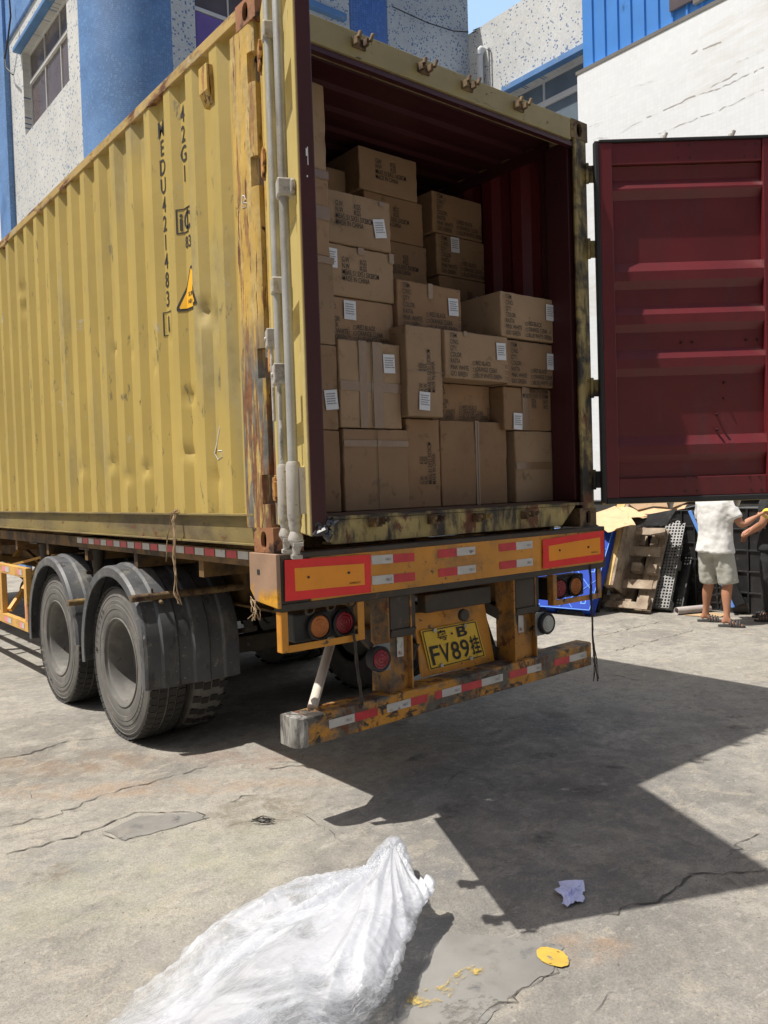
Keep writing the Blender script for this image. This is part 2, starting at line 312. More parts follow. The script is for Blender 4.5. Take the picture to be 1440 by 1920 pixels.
def worn(m, sc, lo, hi):
    """let the paint or thin cement wear through to the ground in a noise pattern"""
    t = m.node_tree; bs = t.nodes['Principled BSDF']; out = [n for n in t.nodes if n.type == 'OUTPUT_MATERIAL'][0]
    tr = N(t, 'ShaderNodeBsdfTransparent'); mx = N(t, 'ShaderNodeMixShader'); t.links.new(ramp(t, noise(t, coords(t), sc, 9, .7, None, 0, (7, 1, 0)), lo, hi), mx.inputs[0])
    t.links.new(tr.outputs[0], mx.inputs[1]); t.links.new(bs.outputs[0], mx.inputs[2]); t.links.new(mx.outputs[0], out.inputs['Surface']); return m
worn(M['paintyel'], 22, .36, .42)
M['paintfaint'] = worn(mat('faint_yellow_paint', (.46, .34, .10), .7, var=.15, vs=12), 20, .49, .62)
def tile_mat(name, horiz, base, chip, frac, tile, mortar, mfac=.5, var=.1, wear=None, blue=False):
    """small square tiles on a vertical wall; horiz = 'x' or 'y'"""
    m, t, bs = new_mat(name); co = coords(t); s = sep(t, co)
    u = math2(t, 'DIVIDE', math2(t, 'SUBTRACT', s[1], s[0]) if horiz == 'xy' else s[0 if horiz == 'x' else 1], tile); v = math2(t, 'DIVIDE', s[2], tile)
    fu = math2(t, 'FLOOR', u, 0); fv = math2(t, 'FLOOR', v, 0)
    cb = N(t, 'ShaderNodeCombineXYZ'); t.links.new(fu, cb.inputs[0]); t.links.new(fv, cb.inputs[1])
    wn = N(t, 'ShaderNodeTexWhiteNoise', noise_dimensions='2D'); t.links.new(cb.outputs[0], wn.inputs[0])
    col = mix(t, ramp(t, noise(t, co, .8, 6), .35, .65), tuple(c*(1-var) for c in base), tuple(c*(1+var) for c in base))
    rv = ramp(t, wn.outputs['Value'], 0, 1, *((.97, 1.02) if chip is None else (.88, 1.07))); cr = N(t, 'ShaderNodeCombineColor'); [t.links.new(rv, cr.inputs[k]) for k in range(3)]
    col = mix(t, 1.0, col, cr.outputs[0], 'MULTIPLY')
    if chip: col = mix(t, math2(t, 'LESS_THAN', wn.outputs['Value'], frac), col, chip)
    gu = math2(t, 'LESS_THAN', math2(t, 'FRACT', u, 0), .14); gv = math2(t, 'LESS_THAN', math2(t, 'FRACT', v, 0), .14)
    g = math2(t, 'MULTIPLY', math2(t, 'MAXIMUM', gu, gv), ramp(t, noise(t, co, 1.3, 6), .35, .62, mfac*.25, mfac))
    col = mix(t, g, col, mortar)
    if wear:
        for (c, lo, hi, sc, st) in wear: col = mix(t, ramp(t, noise(t, co, sc, 9, .7, st, .5, (sc, 2, 1)), lo, hi), col, c)
    t.links.new(col, bs.inputs['Base Color']); bs.inputs['Roughness'].default_value = .45
    bump(t, bs, g, -.3, .004)
    return m
M['mosaicY'] = tile_mat('white_mosaic_side', 'y', (.62, .63, .62), (.13, .20, .36), .06, .032, (.42, .43, .43), .5, wear=(((.40, .40, .38), .62, .75, .7, (1, 1, .4)),))
M['mosaicX'] = tile_mat('white_mosaic_front', 'x', (.56, .60, .62), (.10, .19, .38), .10, .032, (.35, .38, .41), .6, wear=(((.40, .40, .38), .62, .75, .7, (1, 1, .4)),))
M['blueY'] = tile_mat('blue_mosaic_side', 'xy', (.10, .225, .49), (.14, .29, .57), .10, .035, (.42, .5, .6), .45, .2, wear=(((.5, .55, .6), .66, .69, 4, (2, 2, .35)), ((.08, .17, .38), .55, .7, 1.2, (1, 1, 1))))
M['blueX'] = tile_mat('blue_mosaic_front', 'x', (.055, .155, .48), (.08, .2, .55), .15, .05, (.3, .4, .55), .5, .2, wear=(((.45, .5, .56), .68, .70, 4, (2, 2, .35)),))
M['whitewall'] = tile_mat('whitewashed_tiled_wall', 'y', (.78, .82, .87), None, 0, .06, (.66, .67, .68), .3, .03, wear=(((.50, .50, .49), .66, .70, 2.2, (1, .35, 2.5)), ((.66, .66, .65), .55, .7, 1.0, (1, .4, 1.5))))
M['bluecorr'] = mat('blue_steel_cladding', (.055, .235, .66), .4, var=.08, vs=1.5, b=.05, layers=(((.03, .10, .3), .64, .7, 3, (1, 1, .3)),))

# ------------------------------------------------------------------ ground
def ground_mat():
    m, t, bs = new_mat('worn_concrete'); co = coords(t)
    A = noise(t, co, .55, 9, .62); B = noise(t, co, 2.6, 9, .68, None, .6, (3, 1, 0)); C = noise(t, co, 14, 8, .7); D = noise(t, co, 120, 3, .6)
    col = mix(t, ramp(t, A, .40, .60), (.205, .194, .174), (.315, .298, .268))
    col = mix(t, ramp(t, B, .44, .60, 0, .8), col, (.37, .347, .305)); E2 = noise(t, co, 7.5, 9, .72, (1, 1.5, 1), .8, (1, 5, 0)); col = mix(t, ramp(t, E2, .48, .64, 0, .40), col, (.20, .19, .172))
    col = mix(t, ramp(t, C, .50, .66, 0, .42), col, (.125, .118, .107))
    col = mix(t, ramp(t, noise(t, co, 5, 9, .72, None, .8, (9, 4, 0)), .555, .59, 0, .5), col, (.39, .35, .285))
    col = mix(t, ramp(t, noise(t, co, 3.2, 9, .7, (.5, 1.6, 1), .8, (2, 7, 0)), .57, .70, 0, .5), col, (.15, .146, .142))
    # stains with a shape of their own: rust streaks, damp-looking repairs, oil
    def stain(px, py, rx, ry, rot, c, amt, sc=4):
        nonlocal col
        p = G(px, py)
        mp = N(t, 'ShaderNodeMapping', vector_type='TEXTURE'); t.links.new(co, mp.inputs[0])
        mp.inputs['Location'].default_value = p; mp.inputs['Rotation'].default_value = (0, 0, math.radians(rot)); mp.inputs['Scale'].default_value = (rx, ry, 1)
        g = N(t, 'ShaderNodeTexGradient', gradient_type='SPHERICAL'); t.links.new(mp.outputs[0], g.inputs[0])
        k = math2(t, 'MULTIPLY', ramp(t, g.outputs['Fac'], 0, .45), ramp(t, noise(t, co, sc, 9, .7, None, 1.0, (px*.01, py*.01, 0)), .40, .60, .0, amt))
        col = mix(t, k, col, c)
    stain(230, 1480, 1.4, .16, -38, (.33, .235, .165), .7, 3); stain(620, 1430, .8, .18, -38, (.30, .215, .165), .5, 5)
    stain(130, 1430, .7, .28, -38, (0.218, 0.156, 0.109), .7, 3); stain(470, 1415, .55, .2, -38, (0.234, 0.156, 0.125), .6, 4)
    stain(490, 1520, .35, .28, 0, (0.195, 0.172, 0.133), .85, 6); stain(105, 1640, .16, .14, 0, (0.133, 0.101, 0.078), .8, 6); stain(100, 1630, .45, .3, 0, (0.195, 0.203, 0.203), .6, 4)
    stain(1090, 1780, .22, .12, -30, (0.343, 0.226, 0.140), .8, 6); stain(300, 1640, .9, .5, 0, (0.328, 0.328, 0.234), .45, 3)
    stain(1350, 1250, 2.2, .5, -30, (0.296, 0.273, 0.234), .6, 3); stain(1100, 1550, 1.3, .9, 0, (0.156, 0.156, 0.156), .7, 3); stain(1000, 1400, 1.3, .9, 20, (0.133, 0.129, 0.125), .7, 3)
    stain(350, 1850, .8, .6, 0, (0.296, 0.281, 0.257), .5, 3); stain(1250, 1850, .6, .5, 0, (0.211, 0.199, 0.183), .6, 3)
    for _ in range(14):
        stain(random.uniform(700, 1400), random.uniform(1330, 1620), random.uniform(.05, .14), random.uniform(.03, .09), random.uniform(-60, 60), (.07, .065, .06), .75, 9)
    sp = N(t, 'ShaderNodeTexVoronoi'); sp.inputs['Scale'].default_value = 22; t.links.new(co, sp.inputs['Vector'])
    pt = noise(t, co, 9, 9, .78, (1, 2.2, 1), .4, (6, 6, 0)); col = mix(t, ramp(t, pt, .575, .60, 0, .38), col, (.42, .40, .355)); pt2 = noise(t, co, 16, 9, .8, (1, 1.6, 1), .4, (1, 9, 0)); col = mix(t, ramp(t, pt2, .59, .61, 0, .45), col, (.15, .14, .125))
    sp2 = N(t, 'ShaderNodeTexVoronoi'); sp2.inputs['Scale'].default_value = 70; t.links.new(co, sp2.inputs['Vector'])
    k = math2(t, 'MULTIPLY', math2(t, 'LESS_THAN', sp2.outputs['Distance'], .16), ramp(t, B, .50, .54, 0, .7)); col = mix(t, k, col, (.11, .10, .09))
    k = math2(t, 'MULTIPLY', math2(t, 'LESS_THAN', sp.outputs['Distance'], .09), ramp(t, C, .5, .6)); col = mix(t, k, col, (.08, .07, .06))
    rv = ramp(t, D, .3, .7, .80, 1.18); cr = N(t, 'ShaderNodeCombineColor'); [t.links.new(rv, cr.inputs[k2]) for k2 in range(3)]
    col = mix(t, 1.0, col, cr.outputs[0], 'MULTIPLY')
    t.links.new(col, bs.inputs['Base Color']); bs.inputs['Roughness'].default_value = .85; bs.inputs['Specular IOR Level'].default_value = .35
    b1 = bump(t, bs, C, .6, .018); b0 = bump(t, bs, E2, .5, .02, b1); bump(t, bs, D, .6, .005, b0)
    return m
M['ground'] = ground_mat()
mb = MB(); mb.quad((-300, -300, ZG), (300, -300, ZG), (300, 300, ZG), (-300, 300, ZG))
structure(mb.build('ground', M['ground']))
def lump(mb, pts, z, jit=.012, sub=6):
    """flat irregular patch from outline points on the ground"""
    out = []
    n = len(pts)
    for i in range(n):
        a, b = pts[i], pts[(i+1) % n]
        for k in range(sub):
            p = a.lerp(b, k/sub); out.append((p.x+random.uniform(-jit, jit), p.y+random.uniform(-jit, jit), z))
    mb.F(*[mb.V(p) for p in out])
def crack(mb, pix, w0=.008, z=.004, jit=.02, seg=.035):
    P = [G(*p) for p in pix]; path = []
    for a, b in zip(P[:-1], P[1:]):
        n = max(2, int((b-a).length/seg))
        for k in range(n):
            path.append(a.lerp(b, k/n)+Vector((random.uniform(-jit, jit), random.uniform(-jit, jit), 0)))
    path.append(P[-1]); prev = None; n = len(path)
    for i, p in enumerate(path):
        d = (path[min(i+1, n-1)]-path[max(i-1, 0)]).normalized(); s = Vector((-d.y, d.x, 0))
        w_ = .5*w0*random.uniform(.12, 1.5)*min(1, (min(i, n-1-i)+.3)/3)
        A = mb.V((p+s*w_/2).to_tuple()[:2]+(ZG+z,)); B = mb.V((p-s*w_/2).to_tuple()[:2]+(ZG+z,))
        if prev: mb.F(prev[0], A, B, prev[1])
        prev = (A, B)
mb = MB()
for pix, w0 in (([(0, 1425), (60, 1412), (130, 1390), (225, 1380)], .03), ([(0, 1552), (100, 1530), (200, 1490), (290, 1465), (400, 1435)], .014), ([(0, 1603), (80, 1587), (190, 1552), (250, 1525), (370, 1525), (400, 1540)], .016),
                ([(190, 1560), (230, 1577), (300, 1565), (370, 1540)], .010), ([(435, 1505), (460, 1492), (490, 1490)], .02), ([(540, 1520), (590, 1540), (650, 1585)], .006),
                ([(1440, 1625), (1390, 1640), (1300, 1640), (1260, 1680), (1180, 1700), (1120, 1725)], .018), ([(1440, 1560), (1400, 1575), (1360, 1610)], .012),
                ([(1063, 1805), (1040, 1820), (1000, 1845), (960, 1880), (905, 1895), (895, 1920)], .012), ([(830, 1480), (850, 1460), (880, 1440)], .01),
                ([(1110, 1195), (1180, 1180), (1240, 1165)], .02), ([(1150, 1222), (1230, 1200), (1310, 1180)], .014), ([(1120, 1260), (1190, 1275), (1230, 1280)], .02),
                ([(500, 1440), (560, 1425), (600, 1400)], .006), ([(820, 1500), (1000, 1480), (1050, 1440)], .006), ([(0, 1500), (60, 1480), (65, 1500)], .006), ([(300, 1702), (345, 1703)], .012),
                ([(1180, 1560), (1260, 1570), (1350, 1600)], .006), ([(1100, 1900), (1150, 1860), (1230, 1850)], .005), ([(560, 1545), (500, 1530), (430, 1550)], .012)):
    crack(mb, pix, w0)
structure(mb.build('ground_cracks', M['crack'], fix=False))
M['patch'] = mat('smoother_cement_repair', (.205, .198, .185), .8, var=.16, vs=4, b=.4, bs_=60, layers=(((.25, .235, .21), .5, .68, 5, (1, 1, 1)), ((.14, .14, .14), .58, .7, 9, (1, 1, 1))))
worn(M['patch'], 2.2, .38, .44)
mb = MB(); lump(mb, [G(*p) for p in ((195, 1560), (260, 1532), (370, 1524), (390, 1535), (330, 1550), (230, 1577))], ZG+.003)
structure(mb.build('ground_repair', M['patch'], fix=False))
mb = MB(); lump(mb, [G(*p) for p in ((745, 1905), (830, 1745), (985, 1765), (1040, 1768), (1065, 1800), (1000, 1843), (950, 1880), (900, 1925), (740, 1935))], ZG+.003)
structure(mb.build('ground_repair', M['patch'], fix=False))
def blob(cx, cy, rx, ry, rot, n=34, j=.10):
    c = G(cx, cy); e = (G(cx+rx, cy+rot)-c); f_ = (G(cx, cy-ry)-c); out = []
    for k in range(n):
        a = 2*math.pi*k/n; s = 1+random.uniform(-j, j); q = abs(math.cos(a))**.8; q2 = abs(math.sin(a))**.8
        out.append(c+e*q*math.copysign(1, math.cos(a))*s+f_*q2*math.copysign(1, math.sin(a))*s)
    return out
for args, lab in (((1036, 1797, 30, 16, 8), 'rounded yellow paint mark at the edge of the cement repair'), ((887, 1831, 46, 17, -14), 'long thin yellow paint smear left of the rounded yellow mark'), ((808, 1871, 52, 16, -12), 'tiny faint yellow paint speck nearest the plastic heap')):
    mb = MB(); mb.F(*[mb.V((p.x, p.y, ZG+.007)) for p in blob(*args, j=.05 if args[2] == 30 else .12)])
    o = mb.build('paint_mark', M['paintyel' if args[0] > 1000 else 'paintfaint'], fix=False); structure(o)

# ------------------------------------------------------------------ container
CW, CH, CL = 2.438, 2.591, 12.192
cont = thing('shipping_container', (CW/2, CL/2, 0), 'ochre yellow forty foot container open at the rear, loaded with cartons, on the trailer', 'shipping container')
def C(name, mb, m, **k): return mb.build(name, M[m] if isinstance(m, str) else m, cont, **k)
# corrugated side walls: profile x depth as a function of y, dents pressed into the left one
Y0, PITCH_ = .475, .278
def prof(y):
    k = ((Y0-y) % PITCH_)
    if k < .080: return 0.0
    if k < .134: return .038*(k-.080)/.054
    if k < .224: return .038
    return .038*(1-(k-.224)/.054)
DENTS = [(on(375, 585, Vector((0, 0, 0)), Vector((1, 0, 0))), .045, .06, .07), (on(392, 600, Vector((0, 0, 0)), Vector((1, 0, 0))), .03, .04, .10)]
for (px, py, d, a, b) in ((312, 628, .03, .05, .05), (240, 655, .03, .07, .03), (205, 655, .02, .05, .03), (285, 690, .03, .06, .03), (345, 742, .03, .06, .04), (268, 880, .035, .05, .06), (345, 850, .025, .06, .05), (205, 870, .03, .06, .06), (235, 895, .025, .06, .06), (40, 575, .03, .09, .09), (35, 545, .02, .07, .07), (150, 880, .02, .07, .07), (395, 895, .015, .05, .05)):
    DENTS.append((on(px, py, Vector((0, 0, 0)), Vector((1, 0, 0))), d, a, b))
def dent(y, z):
    s = 0
    for c, d, a, b in DENTS: s += .8*d*math.exp(-((y-c.y)/(a*.62))**2-((z-c.z)/(b*.62))**2)
    return s
ys = [.235]
yy = Y0
brk = []
for i in range(-1, 46):
    base = Y0+PITCH_*i
    for o_ in (-.224, -.134, -.080, 0): brk.append(base+o_)
brk = sorted(b for b in brk if .24 < b < CL-.2)
ys = [.235]
for b in brk+[CL-.16]:
    a = ys[-1]; n = 3 if b < 4.8 else 1
    for k in range(1, n+1): ys.append(a+(b-a)*k/n)
def sheet(x_of, ys, zs, mb):
    idx = {}
    for j, z in enumerate(zs):
        for i, y in enumerate(ys): idx[i, j] = mb.V((x_of(y, z), y, z))
    for j in range(len(zs)-1):
        for i in range(len(ys)-1): mb.F(idx[i, j], idx[i+1, j], idx[i+1, j+1], idx[i, j+1])
zs = [.175+(2.535-.175)*k/70 for k in range(71)]
mb = MB(); sheet(lambda y, z: .006+prof(y)+dent(y, z), ys, zs, mb)
sheet(lambda y, z: .010+prof(y)+dent(y, z), ys, zs, mb)
nf = (len(ys)-1)*70; mb.mi = [0]*nf+[1]*nf
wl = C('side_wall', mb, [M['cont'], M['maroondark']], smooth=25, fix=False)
zs2 = [.175, 1.3, 2.535]
mb = MB(); sheet(lambda y, z: CW-.006-prof(y), ys, zs2, mb); sheet(lambda y, z: CW-.010-prof(y), ys, zs2, mb)
nf = (len(ys)-1)*2; mb.mi = [0]*nf+[1]*nf
C('side_wall', mb, [M['cont'], M['maroon']], smooth=25, fix=False)
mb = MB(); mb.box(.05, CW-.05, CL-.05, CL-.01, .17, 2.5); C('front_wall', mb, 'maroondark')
# roof with transverse corrugation
mb = MB(); yr = .05
R = []
while yr < CL-.15:
    R += [(yr, 2.545), (yr+.10, 2.545), (yr+.13, 2.562), (yr+.19, 2.562)]; yr += .22
for k in range(len(R)-1):
    (a, z0), (b, z1) = R[k], R[k+1]; mb.quad((.03, a, z0), (CW-.03, a, z0), (CW-.03, b, z1), (.03, b, z1)); mb.quad((.03, a, z0+.004), (.03, b, z1+.004), (CW-.03, b, z1+.004), (CW-.03, a, z0+.004))
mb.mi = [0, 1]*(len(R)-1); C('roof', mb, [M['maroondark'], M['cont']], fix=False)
mb = MB(); mb.box(.045, CW-.045, .10, CL-.06, .138, .166); C('floor', mb, 'floor')
# rails
for s in (0, 1):
    X = (lambda v: v) if s == 0 else (lambda v: CW-v)
    def bx(mb, a, b, *r): mb.box(min(X(a), X(b)), max(X(a), X(b)), *r)
    mb = MB(); bx(mb, -.002, .062, .178, CL-.178, 2.525, 2.583); C('top_rail', mb, 'toprail', bevel=.004)
    mb = MB(); bx(mb, -.001, .042, .178, CL-.178, .172, .184); bx(mb, .026, .032, .178, CL-.178, .037, .172); bx(mb, .004, .11, .178, CL-.178, .026, .037)
    C('bottom_rail', mb, 'siderail', bevel=.002)
for x in [k*.0 for k in ()]: pass
mb = MB()
for k in range(40): mb.box(.05, CW-.05, .45+k*.29, .50+k*.29, .038, .136)
C('cross_members', mb, 'chassis')
mb = MB(); mb.box(CW-.078, CW-.0625, .245, CL-.2, 2.47, 2.543); C('rail_liner', mb, 'maroondark'); mb = MB(); mb.box(.0625, .078, .245, CL-.2, 2.47, 2.543); C('rail_liner', mb, 'maroondark')
# corner posts, side face outwards, rounded towards the rear; notched at the hinges
def post_prof(side):
    if side == 1: return [(CW-x, y) for x, y in [(0, .245), (0, .02), (.008, .006), (.028, .001), (.125, .001), (.13, .012), (.12, .03), (.06, .06), (.045, .245)]]
    pts = [(0, .245), (0, .075), (.004, .055), (.014, .041), (.03, .036), (.058, .036), (.058, .052), (.045, .06), (.045, .245)]
    return [(x if side == 0 else CW-x, y) for x, y in pts]
HZ = [2.27, 1.79, .895, .30]
for s in (0, 1):
    mb = MB()
    if s == 1: mb.prism(post_prof(1), .118, 2.473, 'z'); C('corner_post', mb, 'sill', smooth=35); continue
    segs = [.118]
    for h in sorted(HZ): segs += [h-.07, h+.07]
    segs.append(2.473)
    for a, b in zip(segs[0::2], segs[1::2]): mb.prism(post_prof(s), a, b, 'z')
    for h in HZ:
        q = [(x if s == 0 else CW-x, y) for x, y in [(0, .245), (0, .088), (.045, .088), (.045, .245)]]; mb.prism(q, h-.07, h+.07, 'z')
    C('corner_post', mb, 'post' if s == 0 else 'sill', smooth=35)
mb = MB(); mb.box(.036, .060, -.006, .0355, .13, 2.47); C('post_sun_gap_lip', mb, 'post', bevel=.004)  # lip added to close the sunlit gap between post and door
mb = MB(); mb.box(CW-.135, CW-.062, .055, .24, .166, 2.475); C('post_liner', mb, 'maroondark', bevel=.006)
# vertical J-bar and lashing rings inside the right wall
mb = MB(); mb.box(CW-.082, CW-.052, .27, .33, .18, 2.5); C('post_liner', mb, 'maroondark', bevel=.004)
# corner castings with holes
def casting(x0, x1, y0, y1, z0, z1, m):
    """hollow box: oval hole in the side face and in the rear face"""
    mb = MB()
    def ringface(P, w_, h_, hw, hh, n=24):
        inner = [P(w_/2+hw*math.copysign(abs(math.cos(a))**.7, math.cos(a)), h_/2+hh*math.copysign(abs(math.sin(a))**.9, math.sin(a))) for a in [2*math.pi*(k+.5)/n for k in range(n)]]
        outer = []
        for k in range(n):
            a = 2*math.pi*(k+.5)/n; c, s_ = math.cos(a), math.sin(a); q = min(w_/2/max(abs(c), 1e-6), h_/2/max(abs(s_), 1e-6)); outer.append(P(w_/2+c*q, h_/2+s_*q))
        # make outer hit the corners
        best = {}
        for ci, (cx, cy) in enumerate(((w_, h_), (0, h_), (0, 0), (w_, 0))):
            k = min(range(n), key=lambda k: (outer[k]-P(cx, cy)).length); outer[k] = P(cx, cy)
        A = [mb.V(p) for p in inner]; B = [mb.V(p) for p in outer]
        for k in range(n): mb.F(A[k], A[(k+1) % n], B[(k+1) % n], B[k])
        return inner
    W_, L_, H_ = x1-x0, y1-y0, z1-z0
    xs = x0 if x0 < 1 else x1
    i1 = ringface(lambda u, v: Vector((xs, y0+u, z0+v)), L_, H_, .026, .042)
    i2 = ringface(lambda u, v: Vector((x0+u, y0, z0+v)), W_, H_, .026, .042)
    for inn, d in ((i1, Vector(((.02 if x0 < 1 else -.02), 0, 0))), (i2, Vector((0, .02, 0)))):
        n = len(inn); A = [mb.V(p) for p in inn]; B = [mb.V(p+d) for p in inn]
        for k in range(n): mb.F(A[k], A[(k+1) % n], B[(k+1) % n], B[k])
    xo = x1 if x0 < 1 else x0
    mb.quad((xo, y0, z0), (xo, y1, z0), (xo, y1, z1), (xo, y0, z1)); mb.quad((x0, y1, z0), (x1, y1, z0), (x1, y1, z1), (x0, y1, z1))
    mb.quad((x0, y0, z0), (x1, y0, z0), (x1, y1, z0), (x0, y1, z0)); mb.quad((x0, y0, z1), (x1, y0, z1), (x1, y1, z1), (x0, y1, z1))
    bm_o = C('corner_casting', mb, m, fix=False)
    mb2 = MB(); mb2.box(x0+.03 if x0 < 1 else x0+.004, x1-.004 if x0 < 1 else x1-.03, y0+.03, y1-.004, z0+.004, z1-.004); mb2.build('casting_core', M['black'], bm_o)
for x0 in (0, CW-.162):
    for y0 in (0, CL-.178):
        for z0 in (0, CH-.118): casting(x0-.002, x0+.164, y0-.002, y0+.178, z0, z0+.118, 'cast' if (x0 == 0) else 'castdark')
# header and sill with the cam keepers
def keeper(mb, x, y, z, up):
    mb.box(x-.042, x+.042, y-.012, y, z-.026, z+.026); mb.box(x-.040, x-.022, y-.045, y-.012, z-.022, z+.02); mb.box(x+.02, x+.038, y-.045, y-.012, z-.014, z+.022)
    mb.cyl((x-.034, y-.05, z), (x-.022, y-.05, z+.035*up), .012, 8); mb.cyl((x+.034, y-.055, z), (x+.05, y-.06, z+.04*up), .011, 8)
KX = [at(px, py, 1, 0) for px, py in ((672, 90), (793, 140), (875, 172), (972, 213))]
mb = MB(); mb.box(.164, CW-.164, .0, .012, 2.455, 2.588); mb.box(.164, CW-.164, .012, .16, 2.572, 2.588); mb.box(.164, CW-.164, .012, .11, 2.455, 2.47); 
hd = C('door_header', mb, 'header', bevel=.004)
mb = MB(); mb.box(.062, CW-.062, .014, .05, 2.425, 2.454); mb.build('header_lip', M['maroondark'], hd)
for k, p in enumerate(KX):
    mb = MB(); keeper(mb, p.x, 0, 2.528, 1); mb.build('cam_keeper', M['castdark'], hd, bevel=.004)
mb = MB(); mb.box(.058, CW-.058, .0, .10, .140, .158)
mb.prism([(.20, .139), (.34, .018), (2.10, .018), (2.24, .139)], .004, .02, 'y'); mb.box(.34, 2.10, .02, .10, .016, .03)
sl_ = C('door_sill', mb, 'sill', bevel=.003)
for p in [at(px, py, 1, 0) for px, py in ((703, 975), (812, 970), (897, 967), (986, 962))]:
    mb = MB(); keeper(mb, p.x, .002, p.z-.01, .5); mb.build('cam_keeper', M['castdark'], sl_, bevel=.004)
# vent cover on the left wall
mb = MB(); v0 = at(383, 150, 0, 0)
mb.prism([(.0, 2.44), (-.028, 2.44), (-.028, 2.31), (.0, 2.25), (.03, 2.25), (.03, 2.44)], .44, .53, 'y')
C('vent_cover', mb, 'post', bevel=.004)
# lettering sprayed on the corrugations
def conform(mb, off=.0025):
    bm = bmesh.new(); vs = [bm.verts.new(v) for v in mb.v]
    for f in mb.f:
        try: bm.faces.new([vs[k] for k in f])
        except ValueError: pass
    for b in brk:
        if b < 2.2: bmesh.ops.bisect_plane(bm, geom=bm.verts[:]+bm.edges[:]+bm.faces[:], dist=1e-5, plane_co=(0, b, 0), plane_no=(0, 1, 0))
    for z in zs: bmesh.ops.bisect_plane(bm, geom=bm.verts[:]+bm.edges[:]+bm.faces[:], dist=1e-5, plane_co=(0, 0, z), plane_no=(0, 0, 1))
    for v in bm.verts: v.co.x = .006+prof(v.co.y)+dent(v.co.y, v.co.z)-off
    bm.verts.index_update(); mb.v = [v.co.copy() for v in bm.verts]; mb.f = [tuple(v.index for v in f.verts) for f in bm.faces]; mb.mi = [mb.m]*len(mb.f); bm.free()
mb = MB()
def vtext(mb, s, yc, z0, dz, size, sx=.8, bold=.012):
    for k, ch in enumerate(s):
        if ch != ' ': put_text(mb, ch, lambda u, v, k=k: (0, yc-u, z0-k*dz+v), size, sx, bold, 'CENTER')
_t0 = at(305, 250, 0, .03); _t1 = at(322, 628, 0, .03)
n_ = 11; dz = (_t0.z-_t1.z)/(n_-.35)
vtext(mb, 'MEDU421483', 1.150, _t0.z-.0, dz, .125, .78)
zc = _t0.z-10.35*dz; put_text(mb, '1', lambda u, v: (0, 1.150-u, zc+v), .125, .78, .012, 'CENTER')
for (a, b, c, d) in ((-.045, .045, .108, .114), (-.045, .045, -.024, -.018), (-.045, -.039, -.018, .108), (.039, .045, -.018, .108)): mb.quad((0, 1.150-a, zc+c), (0, 1.150-b, zc+c), (0, 1.150-b, zc+d), (0, 1.150-a, zc+d))
_a = at(345, 222, 0, .03); _b = at(351, 333, 0, .03); d2 = (_a.z-_b.z)/3
vtext(mb, '42G1', .872, _a.z, d2, .125, .78)
zl = at(350, 430, 0, .03).z
for (a, b, c, d) in ((-.075, .06, .12, .128), (-.075, -.067, 0, .12), (-.075, .0, -.008, 0)): mb.quad((0, .865-a, zl+c), (0, .865-b, zl+c), (0, .865-b, zl+d), (0, .865-a, zl+d))
put_text(mb, 'iC', lambda u, v: (0, .925-u, zl+.012+v), .135, .8, .02); put_text(mb, '83', lambda u, v: (0, .895-u, zl-.09+v), .09, .8, .01)
for (a, b, c, d) in ((.0, .012, -.008, .128), (-.03, .05, .12, .128)): mb.quad((0, .865-a, zl+c), (0, .865-b, zl+c), (0, .865-b, zl+d), (0, .865-a, zl+d))
conform(mb); mb.build('side_lettering', M['print'], wl, fix=False)
def rtri(mb, yc, zb, hw, h, r, n=6):
    pts = []
    for (cx, cz, a0) in ((-hw+r*1.2, zb+r, 210), (hw-r*1.2, zb+r, 270), (0, zb+h-r*1.6, 30)):
        pass
    cs = [(-hw+r*1.3, zb+r, 150, 270), (hw-r*1.3, zb+r, 270, 390), (0, zb+h-2*r, 30, 150)]
    for cx, cz, a0, a1 in cs:
        for k in range(n+1):
            a = math.radians(a0+(a1-a0)*k/n); pts.append((0, yc-(cx+r*math.cos(a)), cz+r*math.sin(a)))
    mb.F(*[mb.V(p) for p in pts])
mb = MB(); rtri(mb, .835, 1.30, .125, .25, .014); conform(mb, .003); tri = mb.build('warning_triangle', M['print'], wl, fix=False)
mb = MB(); rtri(mb, .835, 1.313, .103, .213, .008); conform(mb, .0045); mb.build('triangle_face', mat('warning_yellow', (.78, .42, .02), .5, b=.05), tri, fix=False)
mb = MB(); put_text(mb, 'SUPER', lambda u, v: (0, .835-u, 1.375+v), .032, .9, .01, 'CENTER'); put_text(mb, 'HEAVY', lambda u, v: (0, .835-u, 1.335+v), .032, .9, .01, 'CENTER'); conform(mb, .006); mb.build('triangle_words', M['print'], tri, fix=False)
# chalk scribbles
mb = MB()
def chalk(pts, r=.0022):
    P = [at(px, py, 0, 0) for px, py in pts]; P = [Vector((.006+prof(p.y)+dent(p.y, p.z)-.001 if p.y > .25 else -.001, p.y, p.z)) for p in P]; mb.tube(P, r, 4)
chalk([(398, 800), (393, 830), (391, 850), (395, 862), (403, 856), (402, 845), (395, 845)]); chalk([(455, 367), (454, 378), (455, 390), (462, 388), (463, 381), (456, 380), (461, 374), (459, 368), (455, 367)])
mb.build('chalk_marks', M['label'], wl, fix=False)

